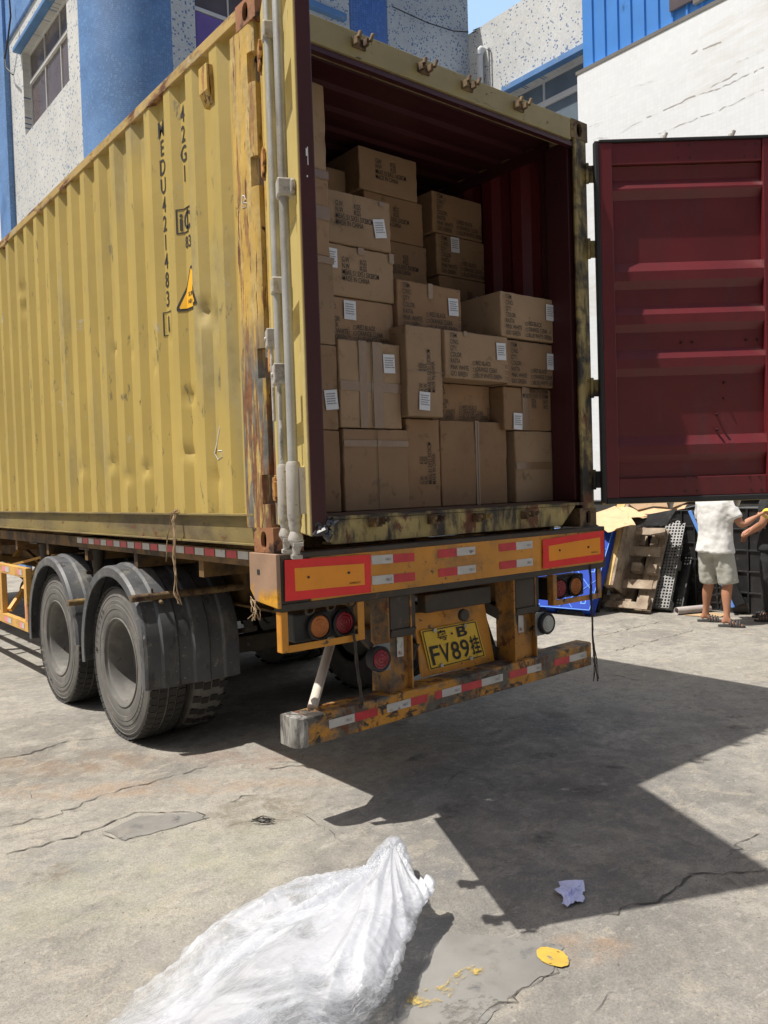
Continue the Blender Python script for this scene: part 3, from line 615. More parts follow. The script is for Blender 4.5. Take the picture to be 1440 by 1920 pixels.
# ------------------------------------------------------------------ container doors
def door(pivot, ang, mirror, dots):
    a = math.radians(ang); d = Vector((math.cos(a), math.sin(a), 0)); n = Vector((d.y, -d.x, 0))*mirror   # n: outer face normal
    B = Matrix(((d.x, n.x, 0, pivot[0]), (d.y, n.y, 0, pivot[1]), (0, 0, 1, 0), (0, 0, 0, 1)))
    return B
Z0, Z1, DW = .135, 2.455, 1.07
def door_common(B, ribs, dw, m_out, m_in, root):
    T = .055
    mb = MB(); mb.M = B
    # frame: two stiles and two rails; outer skin one material, inside the other
    mb.box(.02, .115, -T, 0, Z0+.012, Z1-.012); mb.box(dw-.10, dw, -T, 0, Z0+.012, Z1-.012)
    mb.m = 0; mb.box(.115, dw-.10, -T+.012, 0, Z0+.012, Z0+.10); mb.box(.115, dw-.10, -T+.012, 0, Z1-.125, Z1-.012)
    return mb
dr = thing('x', (0, 0, 0), None, None); bpy.data.objects.remove(dr)
# left door: seen from its outer face, almost edge-on
BL = door((0.0, -.04), -115.5, 1, 0)
T = .055
mb = MB(); mb.M = BL
mb.box(.02, .11, -T+.004, 0, Z0, Z1); mb.box(DW-.07, DW-.002, -T+.004, 0, Z0, Z1); mb.box(.11, DW-.07, -T+.004, 0, Z0, Z0+.10); mb.box(.11, DW-.07, -T+.004, 0, Z1-.11, Z1)
nr = 5
pz = [(Z0+.10, -.012)]
hh = (Z1-Z0-.21)/nr
for k in range(nr):
    b = Z0+.10+hh*k; pz += [(b+hh*.28, -.012), (b+hh*.36, -.045), (b+hh*.64, -.045), (b+hh*.72, -.012)]
pz.append((Z1-.11, -.012))
for (za, na), (zb, nb) in zip(pz[:-1], pz[1:]):
    mb.quad((.11, na, za), (DW-.07, na, za), (DW-.07, nb, zb), (.11, nb, zb))
doorL = C('container_door', mb, 'door', bevel=.004)
tag(doorL, 'left door seen nearly edge-on with two long grey locking bars')
mb = MB(); mb.M = BL; mb.box(-.058, DW-.001, -T-.004, -T+.004, Z0+.006, Z1-.006); mb.box(DW-.002, DW+.004, -T-.002, -.008, Z0, Z1); mb.build('door_lining', M['maroondark'], doorL, bevel=.002)  # lining carried past the hinge edge to close the sunlit gap
mb = MB(); mb.M = BL
mb.box(DW+.0045, DW+.0055, -.034, -.030, 1.40, 1.425); mb.box(DW+.0045, DW+.0055, -.037, -.0345, 1.37, 1.43); mb.box(DW+.0045, DW+.0055, -.034, -.030, 1.33, 1.336); mb.build('paint_chips', M['label'], doorL)
def hinge(B, z, parent, m='hinge', mir=1):
    mb = MB(); mb.M = B
    mb.box(-.032, .05, .004, .014, z-.055, z+.055); mb.prism([(-.032, z-.055), (-.032, z+.055), (-.05, z+.03), (-.05, z-.03)], .002, .014, 'y')
    mb.cyl((-.03, -.006, z-.065), (-.03, -.006, z+.065), .012, 10)
    mb.box(.05, .085, .003, .018, z-.035, z+.035); mb.build('hinge', M[m], parent, bevel=.003)
for z in HZ: hinge(BL, z, doorL)
RODS = [(.70, .040), (.985, .038)]
for i, (s, off) in enumerate(RODS):
    mb = MB(); mb.M = BL; mb.cyl((s, off, .20), (s, off, 2.46), .0175, 18); rod = mb.build('locking_bar', M['galv'], doorL, smooth=40)
    for z in ((1.32, 2.2) if i else (1.06, 2.0)):   # pipe clamps
        mb = MB(); mb.M = BL; mb.box(s-.03, s+.03, .0, .062, z-.03, z+.03); mb.box(s+.029, s+.05, .001, .02, z-.028, z+.02)
        mb.build('bar_bracket', M['casts'], rod, bevel=.006)
    mb = MB(); mb.M = BL   # bottom sleeve and cam
    mb.lathe([(.0, .395), (.022, .39), (.026, .375), (.026, .20), (.023, .19), (.023, .17), (.018, .15), (.026, .13), (.026, .12), (.014, .10), (.012, .07), (.0, .068)], (s, off, .0), (0, 0, 1), 20)
    mb.box(s-.02, s+.028, -.0, .02, .21, .37); mb.box(s-.035, s+.02, off-.02, off+.015, .055, .068); mb.box(s-.03, s+.04, off-.022, off+.012, .10, .112); mb.cyl((s-.04, off, .06), (s-.01, off-.02, .12), .012, 8)
    mb.build('bar_cam', M['casts'], rod, smooth=25); mb = MB(); mb.M = BL
    mb.lathe([(.0, 2.42), (.024, 2.42), (.026, 2.44), (.02, 2.47), (.012, 2.50), (0, 2.51)], (s, off, .0), (0, 0, 1), 16); mb.box(s-.05, s+.02, off-.02, off+.014, 2.475, 2.49)
    mb.build('bar_cam', M['casts'], rod, smooth=40)
# handles folded down against the door, with their catch plates
for (s, zt, zb, off) in ((.60, .88, .56, .058), (.90, .70, .40, .066)):
    mb = MB(); mb.M = BL
    mb.prism([(s-.012, zt), (s+.030, zt), (s+.034, zt-.08), (s+.022, zt-.16), (s+.030, zt-.19), (s+.03, zb), (s+.004, zb), (s-.002, zt-.18), (s-.010, zt-.1)], off-.004, off+.008, 'y')
    h = mb.build('door_handle', M['casts'], doorL, bevel=.004)
    mb = MB(); mb.M = BL; mb.box(s-.035, s+.045, off-.028, off+.022, zt-.035, zt+.035); mb.cyl((s, off+.02, zt), (s, off+.028, zt), .009, 12); mb.build('handle_catch', M['casts'], h, bevel=.007)
mb = MB(); put_text(mb, 'PROMAX', lambda u, v: BL @ Vector((.925+v*.9, .076, .41+u*.9)), .026, .9, .02); mb.build('handle_lettering', M['casts'], h, fix=False)
# black plastic rag caught on the lower corner
mb = MB(); c0 = BL @ Vector((DW+.01, -.04, .155))
for k in range(9):
    p = c0; pts = [c0+Vector((random.uniform(-.03, .03), 0, random.uniform(-.02, .02)))]
    for j in range(4): pts.append(pts[-1]+Vector((random.uniform(-.012, .03), random.uniform(-.02, .02), random.uniform(-.018, .018))))
    mb.tube(pts, .006, 5, rs=[.004, .010, .008, .011, .003])
o = mb.build('plastic_rag', M['blackplas']); tag(o, 'torn black plastic rag snagged on the lower corner of the left door', 'rag')

# right door: its maroon inside faces the camera
BR = door((CW+.010, -.022), -38.48, -1, 0)   # +y local = outside
DW2 = 1.19; T2 = .055
mb = MB(); mb.M = BR
mb.box(.035, .118, -T2, -.004, Z0+.04, Z1-.012); mb.box(DW2-.11, DW2, -T2, -.004, Z0+.04, Z1-.012)
mb.box(.118, DW2-.11, -T2+.012, -.004, Z0+.04, Z0+.165); mb.box(.118, DW2-.11, -T2+.010, -.004, Z1-.150, Z1-.012)
def zv(v): return 2.44-(v-95)*.001286
ribs = [(270, 325), (680, 770), (895, 985), (1115, 1205), (1550, 1640)]
pz = [(zv(205), -.020)]
for a, b in ribs:
    pz += [(zv(a), -.008), (zv(a+48), -.044), (zv(b+5), -.044), (zv(b+42), -.008)]
pz.append((Z0+.165, -.008))
for (za, na), (zb, nb) in zip(pz[:-1], pz[1:]):
    mb.quad((.118, na, za), (DW2-.11, na, za), (DW2-.11, nb, zb), (.118, nb, zb)); mb.quad((.118, na+.005, za), (.118, nb+.005, zb), (DW2-.11, nb+.005, zb), (DW2-.11, na+.005, za))
doorR = C('container_door', mb, 'maroon', bevel=.005)
tag(doorR, 'right door swung back, its ribbed maroon inside facing the yard')
mb = MB(); mb.M = BR
for (a, b, c, d) in ((.006, .035, Z0+.012, Z1), (DW2, DW2+.03, Z0+.012, Z1)): mb.box(a, b, -T2-.006, -.012, c, d)
mb.box(.035, DW2, -T2-.006, -.012, Z0+.004, Z0+.04); mb.box(.035, DW2, -T2-.006, -.012, Z1-.012, Z1+.008); mb.build('door_gasket', M['gasket'], doorR, bevel=.006)
mb = MB(); mb.M = BR; mb.box(.02, DW2-.001, -.004, .0, Z0, Z1-.01); mb.build('outer_skin', M['door'], doorR)
for z in HZ: hinge(BR, z, doorR, 'sill')
for s in (.48, .92):
    mb = MB(); mb.M = BR; mb.cyl((s, .045, .15), (s, .045, Z1+.02), .017, 14); rod = mb.build('locking_bar', M['galv'], doorR, smooth=40)
    mb = MB(); mb.M = BR; mb.lathe([(.018, Z1-.03), (.026, Z1), (.018, Z1+.03), (.012, Z1+.06), (.0, Z1+.065)], (s, .045, 0), (0, 0, 1), 14)
    mb.box(s-.045, s+.02, .02, .06, Z1+.02, Z1+.032); mb.cyl((s, .045, Z1+.02), (s+.02, .03, Z1+.075), .011, 8); mb.lathe([(.018, .17), (.026, .14), (.014, .10), (0, .09)], (s, .045, 0), (0, 0, 1), 14)
    mb.build('bar_cam', M['casts'], rod, smooth=40)
mb = MB(); mb.M = BR
def bolt(u, v, l=.008, dirt=0):
    s = (1080+u*.3802, 230+v*.3802); P = on(s[0], s[1], BR @ Vector((0, 0, 0)), (BR.to_3x3() @ Vector((0, 1, 0)))); L = BR.inverted() @ P
    mb.cyl((L.x, -.008, L.z), (L.x, -.022-l, L.z), .008, 10)
for u, v in ((490, 125), (545, 125), (490, 187), (548, 187), (820, 120), (870, 120), (815, 180), (870, 180)): bolt(u, v, .024)
for u, v in ((515, 1085), (570, 1083), (835, 1073), (892, 1070), (728, 1283), (728, 1360)): bolt(u, v, .006)
for u, v in ((688, 1440), (688, 1515)): bolt(u, v, .03)
for u, v in ((530, 1750), (580, 1750), (527, 1815), (585, 1815), (840, 1745), (890, 1745), (848, 1808), (900, 1808)): bolt(u, v, .024)
mb.build('bolts', M['maroondark'], doorR, smooth=40)

# ------------------------------------------------------------------ cartons
ITEM_L = ['ITEM.', 'C/NO.', 'QTY.', 'COLOR:', 'RASTA', 'PINK WHITE', 'GIO GREEN']
ITEM_R = [None]*4+['RED BLACK', 'ORANGE CLEAR', 'BLUE WHITE GREEN']
def sq(mb, fn, u, v, a, w_=.0022):
    for (x0, x1, y0, y1) in ((0, a, 0, w_), (0, a, a-w_, a), (0, w_, w_, a-w_), (a-w_, a, w_, a-w_)):
        mb.quad(fn(u+x0, v+y0), fn(u+x1, v+y0), fn(u+x1, v+y1), fn(u+x0, v+y1))
def item_text(mb, fn, w_, h_, dim=1):
    p = h_*.132
    for k, a in enumerate(ITEM_L):
        v = h_-.062*h_-p*(k+.75); put_text(mb, a, lambda x, y, v=v: fn(.035+x, v+y), .040, .66, .002)
        if ITEM_R[k]:
            put_text(mb, ITEM_R[k], lambda x, y, v=v: fn(.245+x, v+y), .040, .62, .002); sq(mb, fn, .218, v-.001, .021); sq(mb, fn, w_-.034, v-.001, .019)
def gw_text(mb, fn, u0, v0, s=1.0):
    for k, (a, b) in enumerate((('G.W.', 'KGS'), ('N.W.', 'KGS'), ('MEAS.:51.5X51.5X28CM', None), ('MADE IN CHINA', None))):
        put_text(mb, a, lambda x, y, k=k: fn(u0+x, v0-k*.034*s+y), .041*s, .62, .004)
        if b: put_text(mb, b, lambda x, y, k=k: fn(u0+.125*s+x, v0-k*.034*s+y), .041*s, .62, .004)
def carton(x0, x1, y, z0, z1, label, m='card1', kind=None, lab=None, tape=None, depth=.5, yaw=0, seam=None, crush=.0055):
    """front face at y (facing the open end), its marks and label on it"""
    W_, H_ = x1-x0, z1-z0; rnd = random.Random(int((x0*131+z0*977)*1000))
    mb = MB(); nx, nz = 10, 8
    def P(i, j, front):
        u = i/nx; v = j/nz; e = min(u, 1-u)*2; f = min(v, 1-v)*2
        b = rnd.uniform(-crush, crush)*.35 - crush*1.2*(e*f)**.5 if front else 0
        ex = rnd.uniform(-crush, crush)*.5
        return (x0+W_*u+(ex if i in (0, nx) else 0), (y+b if front else y+depth), z0+H_*v+(rnd.uniform(-1, .2)*crush*.5 if j == nz else 0))
    F_ = {(i, j): mb.V(P(i, j, True)) for i in range(nx+1) for j in range(nz+1)}; K = {(i, j): mb.V(P(i, j, False)) for i in range(nx+1) for j in range(nz+1) if i in (0, nx) or j in (0, nz)}
    for i in range(nx):
        for j in range(nz): mb.F(F_[i, j], F_[i+1, j], F_[i+1, j+1], F_[i, j+1])
    for i in range(nx):
        for j in (0, nz): mb.F(F_[i, j], F_[i+1, j], K[i+1, j], K[i, j])
    for j in range(nz):
        for i in (0, nx): mb.F(F_[i, j], F_[i, j+1], K[i, j+1], K[i, j])
    mb.F(K[0, 0], K[nx, 0], K[nx, nz], K[0, nz])
    if yaw:
        c = Vector(((x0+x1)/2, y, 0)); R_ = Matrix.Translation(c) @ Matrix.Rotation(math.radians(yaw), 4, 'Z') @ Matrix.Translation(-c); mb.v = [R_ @ v for v in mb.v]
    else: R_ = Matrix.Identity(4)
    o = mb.build('carton', M[m], smooth=30, bevel=.006); tag(o, label, 'carton', 'cartons stacked inside the container')
    fn = lambda u, v: R_ @ Vector((x0+u, y-.0045-crush, z0+v))
    fr = lambda u, v: R_ @ Vector((x0+W_-v, y-.0045-crush, z0+u))     # text turned to run upwards
    if kind:
        mb = MB()
        if kind == 'item': item_text(mb, fn, W_, H_)
        elif kind[0] == 'gw': gw_text(mb, fn, kind[1]*W_, kind[2]*H_)
        elif kind[0] == 'gwup': gw_text(mb, lambda u, v: R_ @ Vector((x0+kind[1]*W_-v, y-.0045-crush, z0+kind[2]*H_+u)), 0, 0, .95)
        elif kind[0] == 'gwdown': gw_text(mb, lambda u, v: R_ @ Vector((x0+kind[1]*W_-u, y-.0045-crush, z0+kind[2]*H_-v)), 0, 0, .95)
        mb.build('printed_text', M['print'], o, fix=False)
    if lab:
        for (lu, lv, rot) in (lab if isinstance(lab, list) else [lab]):
            a = math.radians(rot); ca, sa = math.cos(a), math.sin(a); lw, lh = .082, .105
            g = lambda p, q, e=0: R_ @ Vector((x0+lu*W_+p*ca-q*sa, y-.006-crush-e, z0+lv*H_+p*sa+q*ca))
            mb = MB(); mb.quad(g(-lw/2, -lh/2), g(lw/2, -lh/2), g(lw/2, lh/2), g(-lw/2, lh/2)); l_ = mb.build('label', M['label'], o, fix=False)
            mb = MB()
            for k in range(5):
                v = lh*.28-k*.013; x = -lw*.38
                while x < lw*(.30 if k % 2 else .38)-.004:
                    s = rnd.uniform(.003, .009); mb.quad(g(x, v, .001), g(x+s, v, .001), g(x+s, v+.0055, .001), g(x, v+.0055, .001)); x += s+.002
            mb.build('label_print', M['greyprint'], l_, fix=False)
    if tape:
        mb = MB()
        for ti, (u0, u1, v0, v1) in enumerate(tape):
            n = 8
            for k in range(n):
                a, b = k/n, (k+1)/n
                if u1-u0 > v1-v0: A = [fn(W_*(u0+(u1-u0)*a), H_*v0), fn(W_*(u0+(u1-u0)*b), H_*v0), fn(W_*(u0+(u1-u0)*b), H_*v1), fn(W_*(u0+(u1-u0)*a), H_*v1)]
                else: A = [fn(W_*u0, H_*(v0+(v1-v0)*a)), fn(W_*u1, H_*(v0+(v1-v0)*a)), fn(W_*u1, H_*(v0+(v1-v0)*b)), fn(W_*u0, H_*(v0+(v1-v0)*b))]
                mb.quad(*[p+Vector((0, .0012-.0006*ti, 0)) for p in A])
        mb.build('packing_tape', M['tape'], o, fix=False)
    if seam:
        mb = MB(); u = seam; mb.quad(fn(W_*u-.0018, 0.004), fn(W_*u+.0018, .004), fn(W_*u+.0018, H_-.004), fn(W_*u-.0018, H_-.004)); mb.build('flap_seam', M['print'] if False else M['crack'], o, fix=False)
    return o
FZ = .168
# left stack, partly hidden by the open door
carton(.09, .600, .28, FZ, .607, 'plain carton at the bottom of the leftmost stack, beside the left door', 'card2', seam=.5)
carton(.09, .598, .28, .61, 1.060, 'carton with a tilted white label low on its face, leftmost stack, second from bottom', 'card1', lab=[(.90, .35, 6), (.2, .9, 0)])
carton(.09, .596, .28, 1.064, 1.525, 'middle carton of the leftmost stack, with tape across it', 'card3', tape=[(0, 1, .92, 1.0)], lab=(.16, .3, 0))
carton(.09, .578, .28, 1.528, 1.975, 'carton second from the top of the leftmost stack, taped across the middle', 'card1', tape=[(0, 1, .42, .58), (0, 1, .9, 1.0)], lab=(.18, .3, 0))
carton(.09, .572, .28, 1.98, 2.43, 'topmost carton of the leftmost stack, touching the container roof', 'card3')
# second stack
carton(.616, 1.072, .27, FZ, .618, 'large square faced carton with a centre seam on the floor, second from the left', 'card1', seam=.5, tape=[(0, 1, .78, .86)])
carton(.604, 1.034, .27, .623, 1.098, 'square faced carton with a brown tape cross and a white label at the top right', 'card3', tape=[(0, 1, .42, .53), (.30, .42, 0, 1), (.52, .68, 0, 1)], lab=(.79, .76, 2), seam=.49)
carton(.56, 1.078, .37, 1.102, 1.352, 'colour list carton just above the carton with the brown tape cross', 'card1', 'item', (.38, .72, 0))
carton(.56, 1.080, .36, 1.355, 1.636, 'weight marked carton with tape over its top edge, second from the top of its stack', 'card3', ('gw', .28, .66), (.14, .70, 0), tape=[(.5, .58, .86, 1.0), (.93, 1.0, .8, 1)])
carton(.545, 1.056, .35, 1.640, 1.925, 'weight marked carton with a tilted white label at its right, top of its stack', 'card3', ('gw', .24, .70), (.83, .42, 10), tape=[(.84, .90, .88, .96)], yaw=-1)
# third stack
carton(1.080, 1.338, .29, FZ, .686, 'floor carton standing on end with weight marks running upwards', 'card2', ('gwup', .45, .26))
carton(1.038, 1.312, .22, .692, 1.210, 'tall carton on end with upward running weight marks and a white label below them', 'card3', ('gwup', .40, .27), (.44, .17, -3), tape=[(0, 1, .49, .50)])
carton(1.084, 1.600, .34, 1.214, 1.497, 'stained colour list carton with a white label, above the tall carton standing on end', 'card2', 'item', (.85, .58, 2), tape=[(.46, .53, .68, 1)])
# fourth stack
carton(1.346, 1.918, .29, FZ, .684, 'square floor carton with shiny tape down its middle, second from the right', 'card2', tape=[(.50, .555, 0, 1)], seam=.53)
carton(1.350, 1.850, .36, .688, .918, 'recessed colour list carton in the shade under the jutting one', 'card2', 'item')
carton(1.318, 1.855, .20, .922, 1.205, 'colour list carton jutting out over the one below it, third column', 'card3', 'item', (.87, .66, 2), tape=[(.28, .33, .9, 1)])
# right stack
carton(1.955, 2.342, .25, FZ, .629, 'plain carton standing on the floor in the right corner', 'card3', tape=[(0, 1, .46, .56)])
carton(1.862, 2.344, .25, .633, .908, 'carton with upside down weight marks and a white label at its lower left', 'card2', ('gwdown', .86, .62), (.24, .20, -2), tape=[(.34, .48, 0, 1)])
carton(1.862, 2.342, .22, .912, 1.198, 'colour list carton at the right wall, second of the two under the dark gap', 'card1', 'item', (.87, .60, 0))
carton(1.812, 2.340, .21, 1.210, 1.492, 'colour list carton on top of the right hand stack', 'card3', 'item', (.87, .68, 0))
# deep rows
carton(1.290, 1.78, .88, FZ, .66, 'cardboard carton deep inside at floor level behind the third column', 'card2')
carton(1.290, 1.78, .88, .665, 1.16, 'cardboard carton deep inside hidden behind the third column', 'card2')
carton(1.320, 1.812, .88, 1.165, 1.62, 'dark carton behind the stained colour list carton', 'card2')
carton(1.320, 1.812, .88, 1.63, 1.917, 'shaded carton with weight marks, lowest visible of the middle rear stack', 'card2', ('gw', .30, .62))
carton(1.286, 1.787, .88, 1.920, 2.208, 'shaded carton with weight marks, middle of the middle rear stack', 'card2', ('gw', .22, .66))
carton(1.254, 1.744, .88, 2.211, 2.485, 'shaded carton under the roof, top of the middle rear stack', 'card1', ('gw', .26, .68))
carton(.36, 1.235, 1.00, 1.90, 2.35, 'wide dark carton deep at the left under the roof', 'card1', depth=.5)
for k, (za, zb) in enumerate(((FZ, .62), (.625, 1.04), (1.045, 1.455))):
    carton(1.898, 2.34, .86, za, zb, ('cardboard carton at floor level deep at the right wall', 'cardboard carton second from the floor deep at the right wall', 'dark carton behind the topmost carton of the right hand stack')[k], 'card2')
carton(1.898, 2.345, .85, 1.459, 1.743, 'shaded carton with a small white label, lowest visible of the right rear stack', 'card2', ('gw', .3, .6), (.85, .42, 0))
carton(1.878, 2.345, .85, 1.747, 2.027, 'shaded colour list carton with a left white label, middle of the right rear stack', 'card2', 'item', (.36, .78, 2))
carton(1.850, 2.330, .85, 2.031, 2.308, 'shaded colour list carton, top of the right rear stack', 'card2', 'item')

# ------------------------------------------------------------------ trailer
trl = thing('semi_trailer', (CW/2, 5.5, ZG), 'orange skeletal container trailer with double tyres under the container', 'trailer')
def T(name, mb, m, parent=None, **k): return mb.build(name, M[m] if isinstance(m, str) else m, parent or trl, **k)
# rear beam
mb = MB(); mb.box(.165, 2.44, -.052, .16, -.262, -.012)
rb = T('rear_beam', mb, 'beam', bevel=.006)
mb = MB(); mb.prism([(-.052, -.002), (.20, -.002), (.20, -.18), (.15, -.235), (-.052, -.255)], -.022, .0, 'x')
e = T('beam_end', mb, 'endcap', rb, bevel=.003)
mb = MB(); mb.box(-.0235, -.021, .10, .125, -.105, -.08); mb.build('socket_hole', M['black'], e)
mb = MB(); mb.box(.0, 2.452, -.056, .02, -.030, -.004); mb.box(.0, 2.452, -.056, .02, -.272, -.238); mb.box(.0, .165, -.05, .16, -.238, -.030); mb.box(2.44, 2.456, -.054, .16, -.238, -.03); T('beam_flange', mb, 'beamgrime', rb, bevel=.004)
def plate2(name, quadpts, m, y, parent, wav=0, n=14, th=.002):
    (ax, az), (bx_, bz), (cx, cz), (dx, dz_) = quadpts; mb = MB(); g = []
    for i in range(n+1):
        u = i/n; a = Vector((ax+(bx_-ax)*u, 0, az+(bz-az)*u)); b = Vector((dx+(cx-dx)*u, 0, dz_+(cz-dz_)*u)); yy_ = y-wav*abs(math.sin(u*4.2+1))**3
        g.append((mb.V((a.x, yy_, a.z)), mb.V((b.x, yy_, b.z))))
    for p, q in zip(g[:-1], g[1:]): mb.F(p[0], q[0], q[1], p[1])
    return mb.build(name, M[m], parent, fix=False, smooth=60)
for (x0, x1, za, zb, zc, zd) in ((.018, .522, -.030, -.042, -.232, -.222), (1.834, 2.434, -.052, -.030, -.222, -.228)):
    p = plate2('warning_plate', ((x0, za), (x1, zb), (x1-.004, zc), (x0-.004, zd)), 'red', -.058, rb, .006)
    i = .042
    plate2('plate_centre', ((x0+i, za-i), (x1-i, zb-i), (x1-i, zc+i), (x0+i, zd+i)), 'amber', -.0595, p, .006)
    mb = MB(); [mb.cyl((x0+(x1-x0)*t, -.064, (za+zc)/2+.01), (x0+(x1-x0)*t, -.070, (za+zc)/2+.01), .006, 8) for t in (.25, .72)]; mb.build('rivet', M['black'], p)
    mb = MB(); put_text(mb, 'AGREGLAS', lambda u, v, x1=x1, zc=zc: (x1-.14+u, -.0665, zc+i+.012+v), .014, 1, .01); mb.build('plate_print', M['castdark'], p, fix=False)
def tapes(root, runs, y, h=.045):
    for (x0, x1, z0, z1, m) in runs:
        mb = MB(); mb.quad((x0, y, z0-h/2), (x1, y, z1-h/2), (x1, y, z1+h/2), (x0, y, z0+h/2)); o = mb.build('reflector_tape', M[m], root, fix=False)
        if m == 'whitetape':
            mb = MB(); put_text(mb, '186/2', lambda u, v: (x0+(x1-x0)*.62+u, y-.0015, z0+(z1-z0)*.6-.008+v), .02, .9); mb.build('tape_print', M['greyprint'], o, fix=False)
runs = []
for z in (-.075, -.178):
    runs += [(.532, .672, z+.003, z, 'whitetape'), (.673, .818, z, z-.003, 'redtape'), (.986, 1.126, z, z, 'redtape'), (1.127, 1.268, z, z, 'whitetape'), (1.460, 1.605, z, z, 'redtape'), (1.606, 1.748, z, z, 'whitetape')]
tapes(rb, runs, -.0545)
# main beams and cross members
mb = MB()
for x in (.70, 1.72):
    mb.box(x-.07, x+.07, .16, 12.2, -.075, -.06); mb.box(x-.006, x+.006, .16, 12.2, -.45, -.075); mb.box(x-.07, x+.07, .16, 12.2, -.465, -.45)
T('main_beam', mb, 'chassis')
mb = MB()
for y in [.9+.95*k for k in range(12)]: mb.box(.08, 2.36, y, y+.06, -.18, -.065)
mb.box(.06, .10, .3, 9.0, -.085, -.005); mb.box(2.34, 2.38, .3, 9.0, -.085, -.005)
T('cross_member', mb, 'chassis')
mb = MB(); y = .35; k = 0
while y < 2.9: mb.quad((.0585, y, -.052), (.0585, y+.11, -.052), (.0585, y+.11, -.012), (.0585, y, -.012)); mb.m = 0; y += .125; k += 1
mb.mi = [i % 2 for i in range(len(mb.mi))]; mb.build('reflector_tape', [M['whitetape'], M['redtape']], trl, fix=False)
mb = MB()   # gussets, braces and air tank seen below the side rail
for y0, y1 in ((3.4, 4.5), (4.6, 5.8), (6.2, 7.4)): mb.bar((.3, y0, -.10), (.55, y1, -.62), .04, .03); mb.bar((.3, y1, -.10), (.55, y0, -.62), .035, .03)
for y in (3.0, 4.2, 5.6, 7.0): mb.bar((.12, y, -.08), (.12, y, -.36), .05, .08); mb.bar((.12, y, -.30), (.66, y, -.40), .05, .06)
mb.bar((.5, 3.2, -.5), (.5, 8.5, -.5), .04, .05); T('brace', mb, 'chassis', bevel=.003)
mb = MB(); mb.cyl((.6, 5.0, -.70), (.6, 6.1, -.70), .16, 20); mb.cyl((.6, 4.96, -.70), (.6, 5.0, -.70), .10, 20, .16); T('air_tank', mb, 'chassis', smooth=40)
# suspension hangers over each axle
for yc in (2.72, 4.02):
    mb = MB(); mb.box(.50, .62, yc-.08, yc+.08, -.42, -.30); mb.box(.47, .65, yc-.10, yc+.10, -.072, -.058); mb.box(.52, .60, yc-.06, yc+.06, -.30, -.072); mb.cyl((.46, yc, -.50), (.66, yc, -.50), .05, 14); mb.box(.5, .515, yc-.05, yc+.05, -.52, -.42); T('spring_hanger', mb, 'greyplas' if 0 else 'beamgrime', bevel=.004)
    # second hanger just outside the side rail
    mb = MB(); y_ = yc+.05; mb.box(.06, .26, y_-.06, y_+.16, -.10, -.088); mb.cyl((.16, y_+.05, -.10), (.16, y_+.05, -.24), .055, 14, .04); mb.cyl((.16, y_+.05, -.24), (.16, y_+.05, -.34), .035, 14); mb.box(.13, .19, y_+.0, y_+.10, -.37, -.34); T('brake_chamber', mb, 'beamgrime', smooth=40)
# wheels
def wheel(x, yc, side, parent, outer):
    """tyre between x and x+side*.25; dished rim"""
    R_ = .515; zc = ZG+R_-.004; c = (x, yc, zc); ax = (side, 0, 0)
    mb = MB()
    prof_ = [(.292, .030), (.296, .012), (.305, .008), (.33, .004), (.355, .004), (.358, .001), (.385, .0), (.388, .003), (.415, .002), (.418, .005), (.440, .008), (.444, .005), (.462, .010), (.470, .012), (.474, .009), (.490, .018), (.497, .026), (.502, .040)]
    prof_ += [(.507, .045)]+[(.507, .205)]+[(r, .25-t) for r, t in reversed(prof_)]
    ty = MB(); ty.lathe(prof_, c, ax, 96); tyre = ty.build('tyre', M['tyre'], parent, smooth=35)
    mb = MB(); n = 60; d = Vector(ax)
    for k in range(n):
        a0 = 2*math.pi*k/n; 
        for (t0, t1, da) in ((.006, .062, 0), (.070, .118, .03), (.132, .180, .01), (.188, .244, .04)):
            if not outer and k % 2: continue
            a = a0+da; b = a+2*math.pi/n*.88; q = []
            for (t, r) in ((t0, .509), (t1, .509)):
                for an in (a, b):
                    for rr in ((.496 if t0 < .03 and t == t0 or t1 > .23 and t == t1 else .502), .5145 if not ((t0 < .03 and t == t0) or (t1 > .23 and t == t1)) else .508):
                        q.append(Vector(c)+d*(t+(.012 if (t0 < .03 and t == t0 and rr < .5) else 0))+Vector((0, math.cos(an), math.sin(an)))*rr)
            i = [mb.V(p) for p in q]
            for f in ((0,1,3,2),(4,6,7,5),(0,4,5,1),(2,3,7,6),(1,5,7,3),(0,2,6,4)): mb.F(*[i[j] for j in f])
    mb.build('tread', M['tread'], tyre)
    rm = MB(); rm.lathe([(.297, .018), (.300, .006), (.294, .002), (.286, .006), (.284, .024), (.272, .032), (.266, .05), (.262, .085), (.255, .15), (.246, .195), (.225, .215), (.13, .222), (.12, .205), (.0, .205)], c, ax, 64)
    rim = rm.build('rim', M['rim'], parent, smooth=30)
    if outer:
        mb = MB()
        for k in range(10):
            a = 2*math.pi*k/10; p = Vector(c)+d*.212+Vector((0, math.cos(a), math.sin(a)))*.165; mb.cyl(p, p-d*.03, .014, 6)
        mb.cyl(Vector(c)+d*.205, Vector(c)+d*.19, .085, 20, .075); mb.build('hub', M['rim'], rim, smooth=40)
    return tyre
WY = (2.045, 3.365)
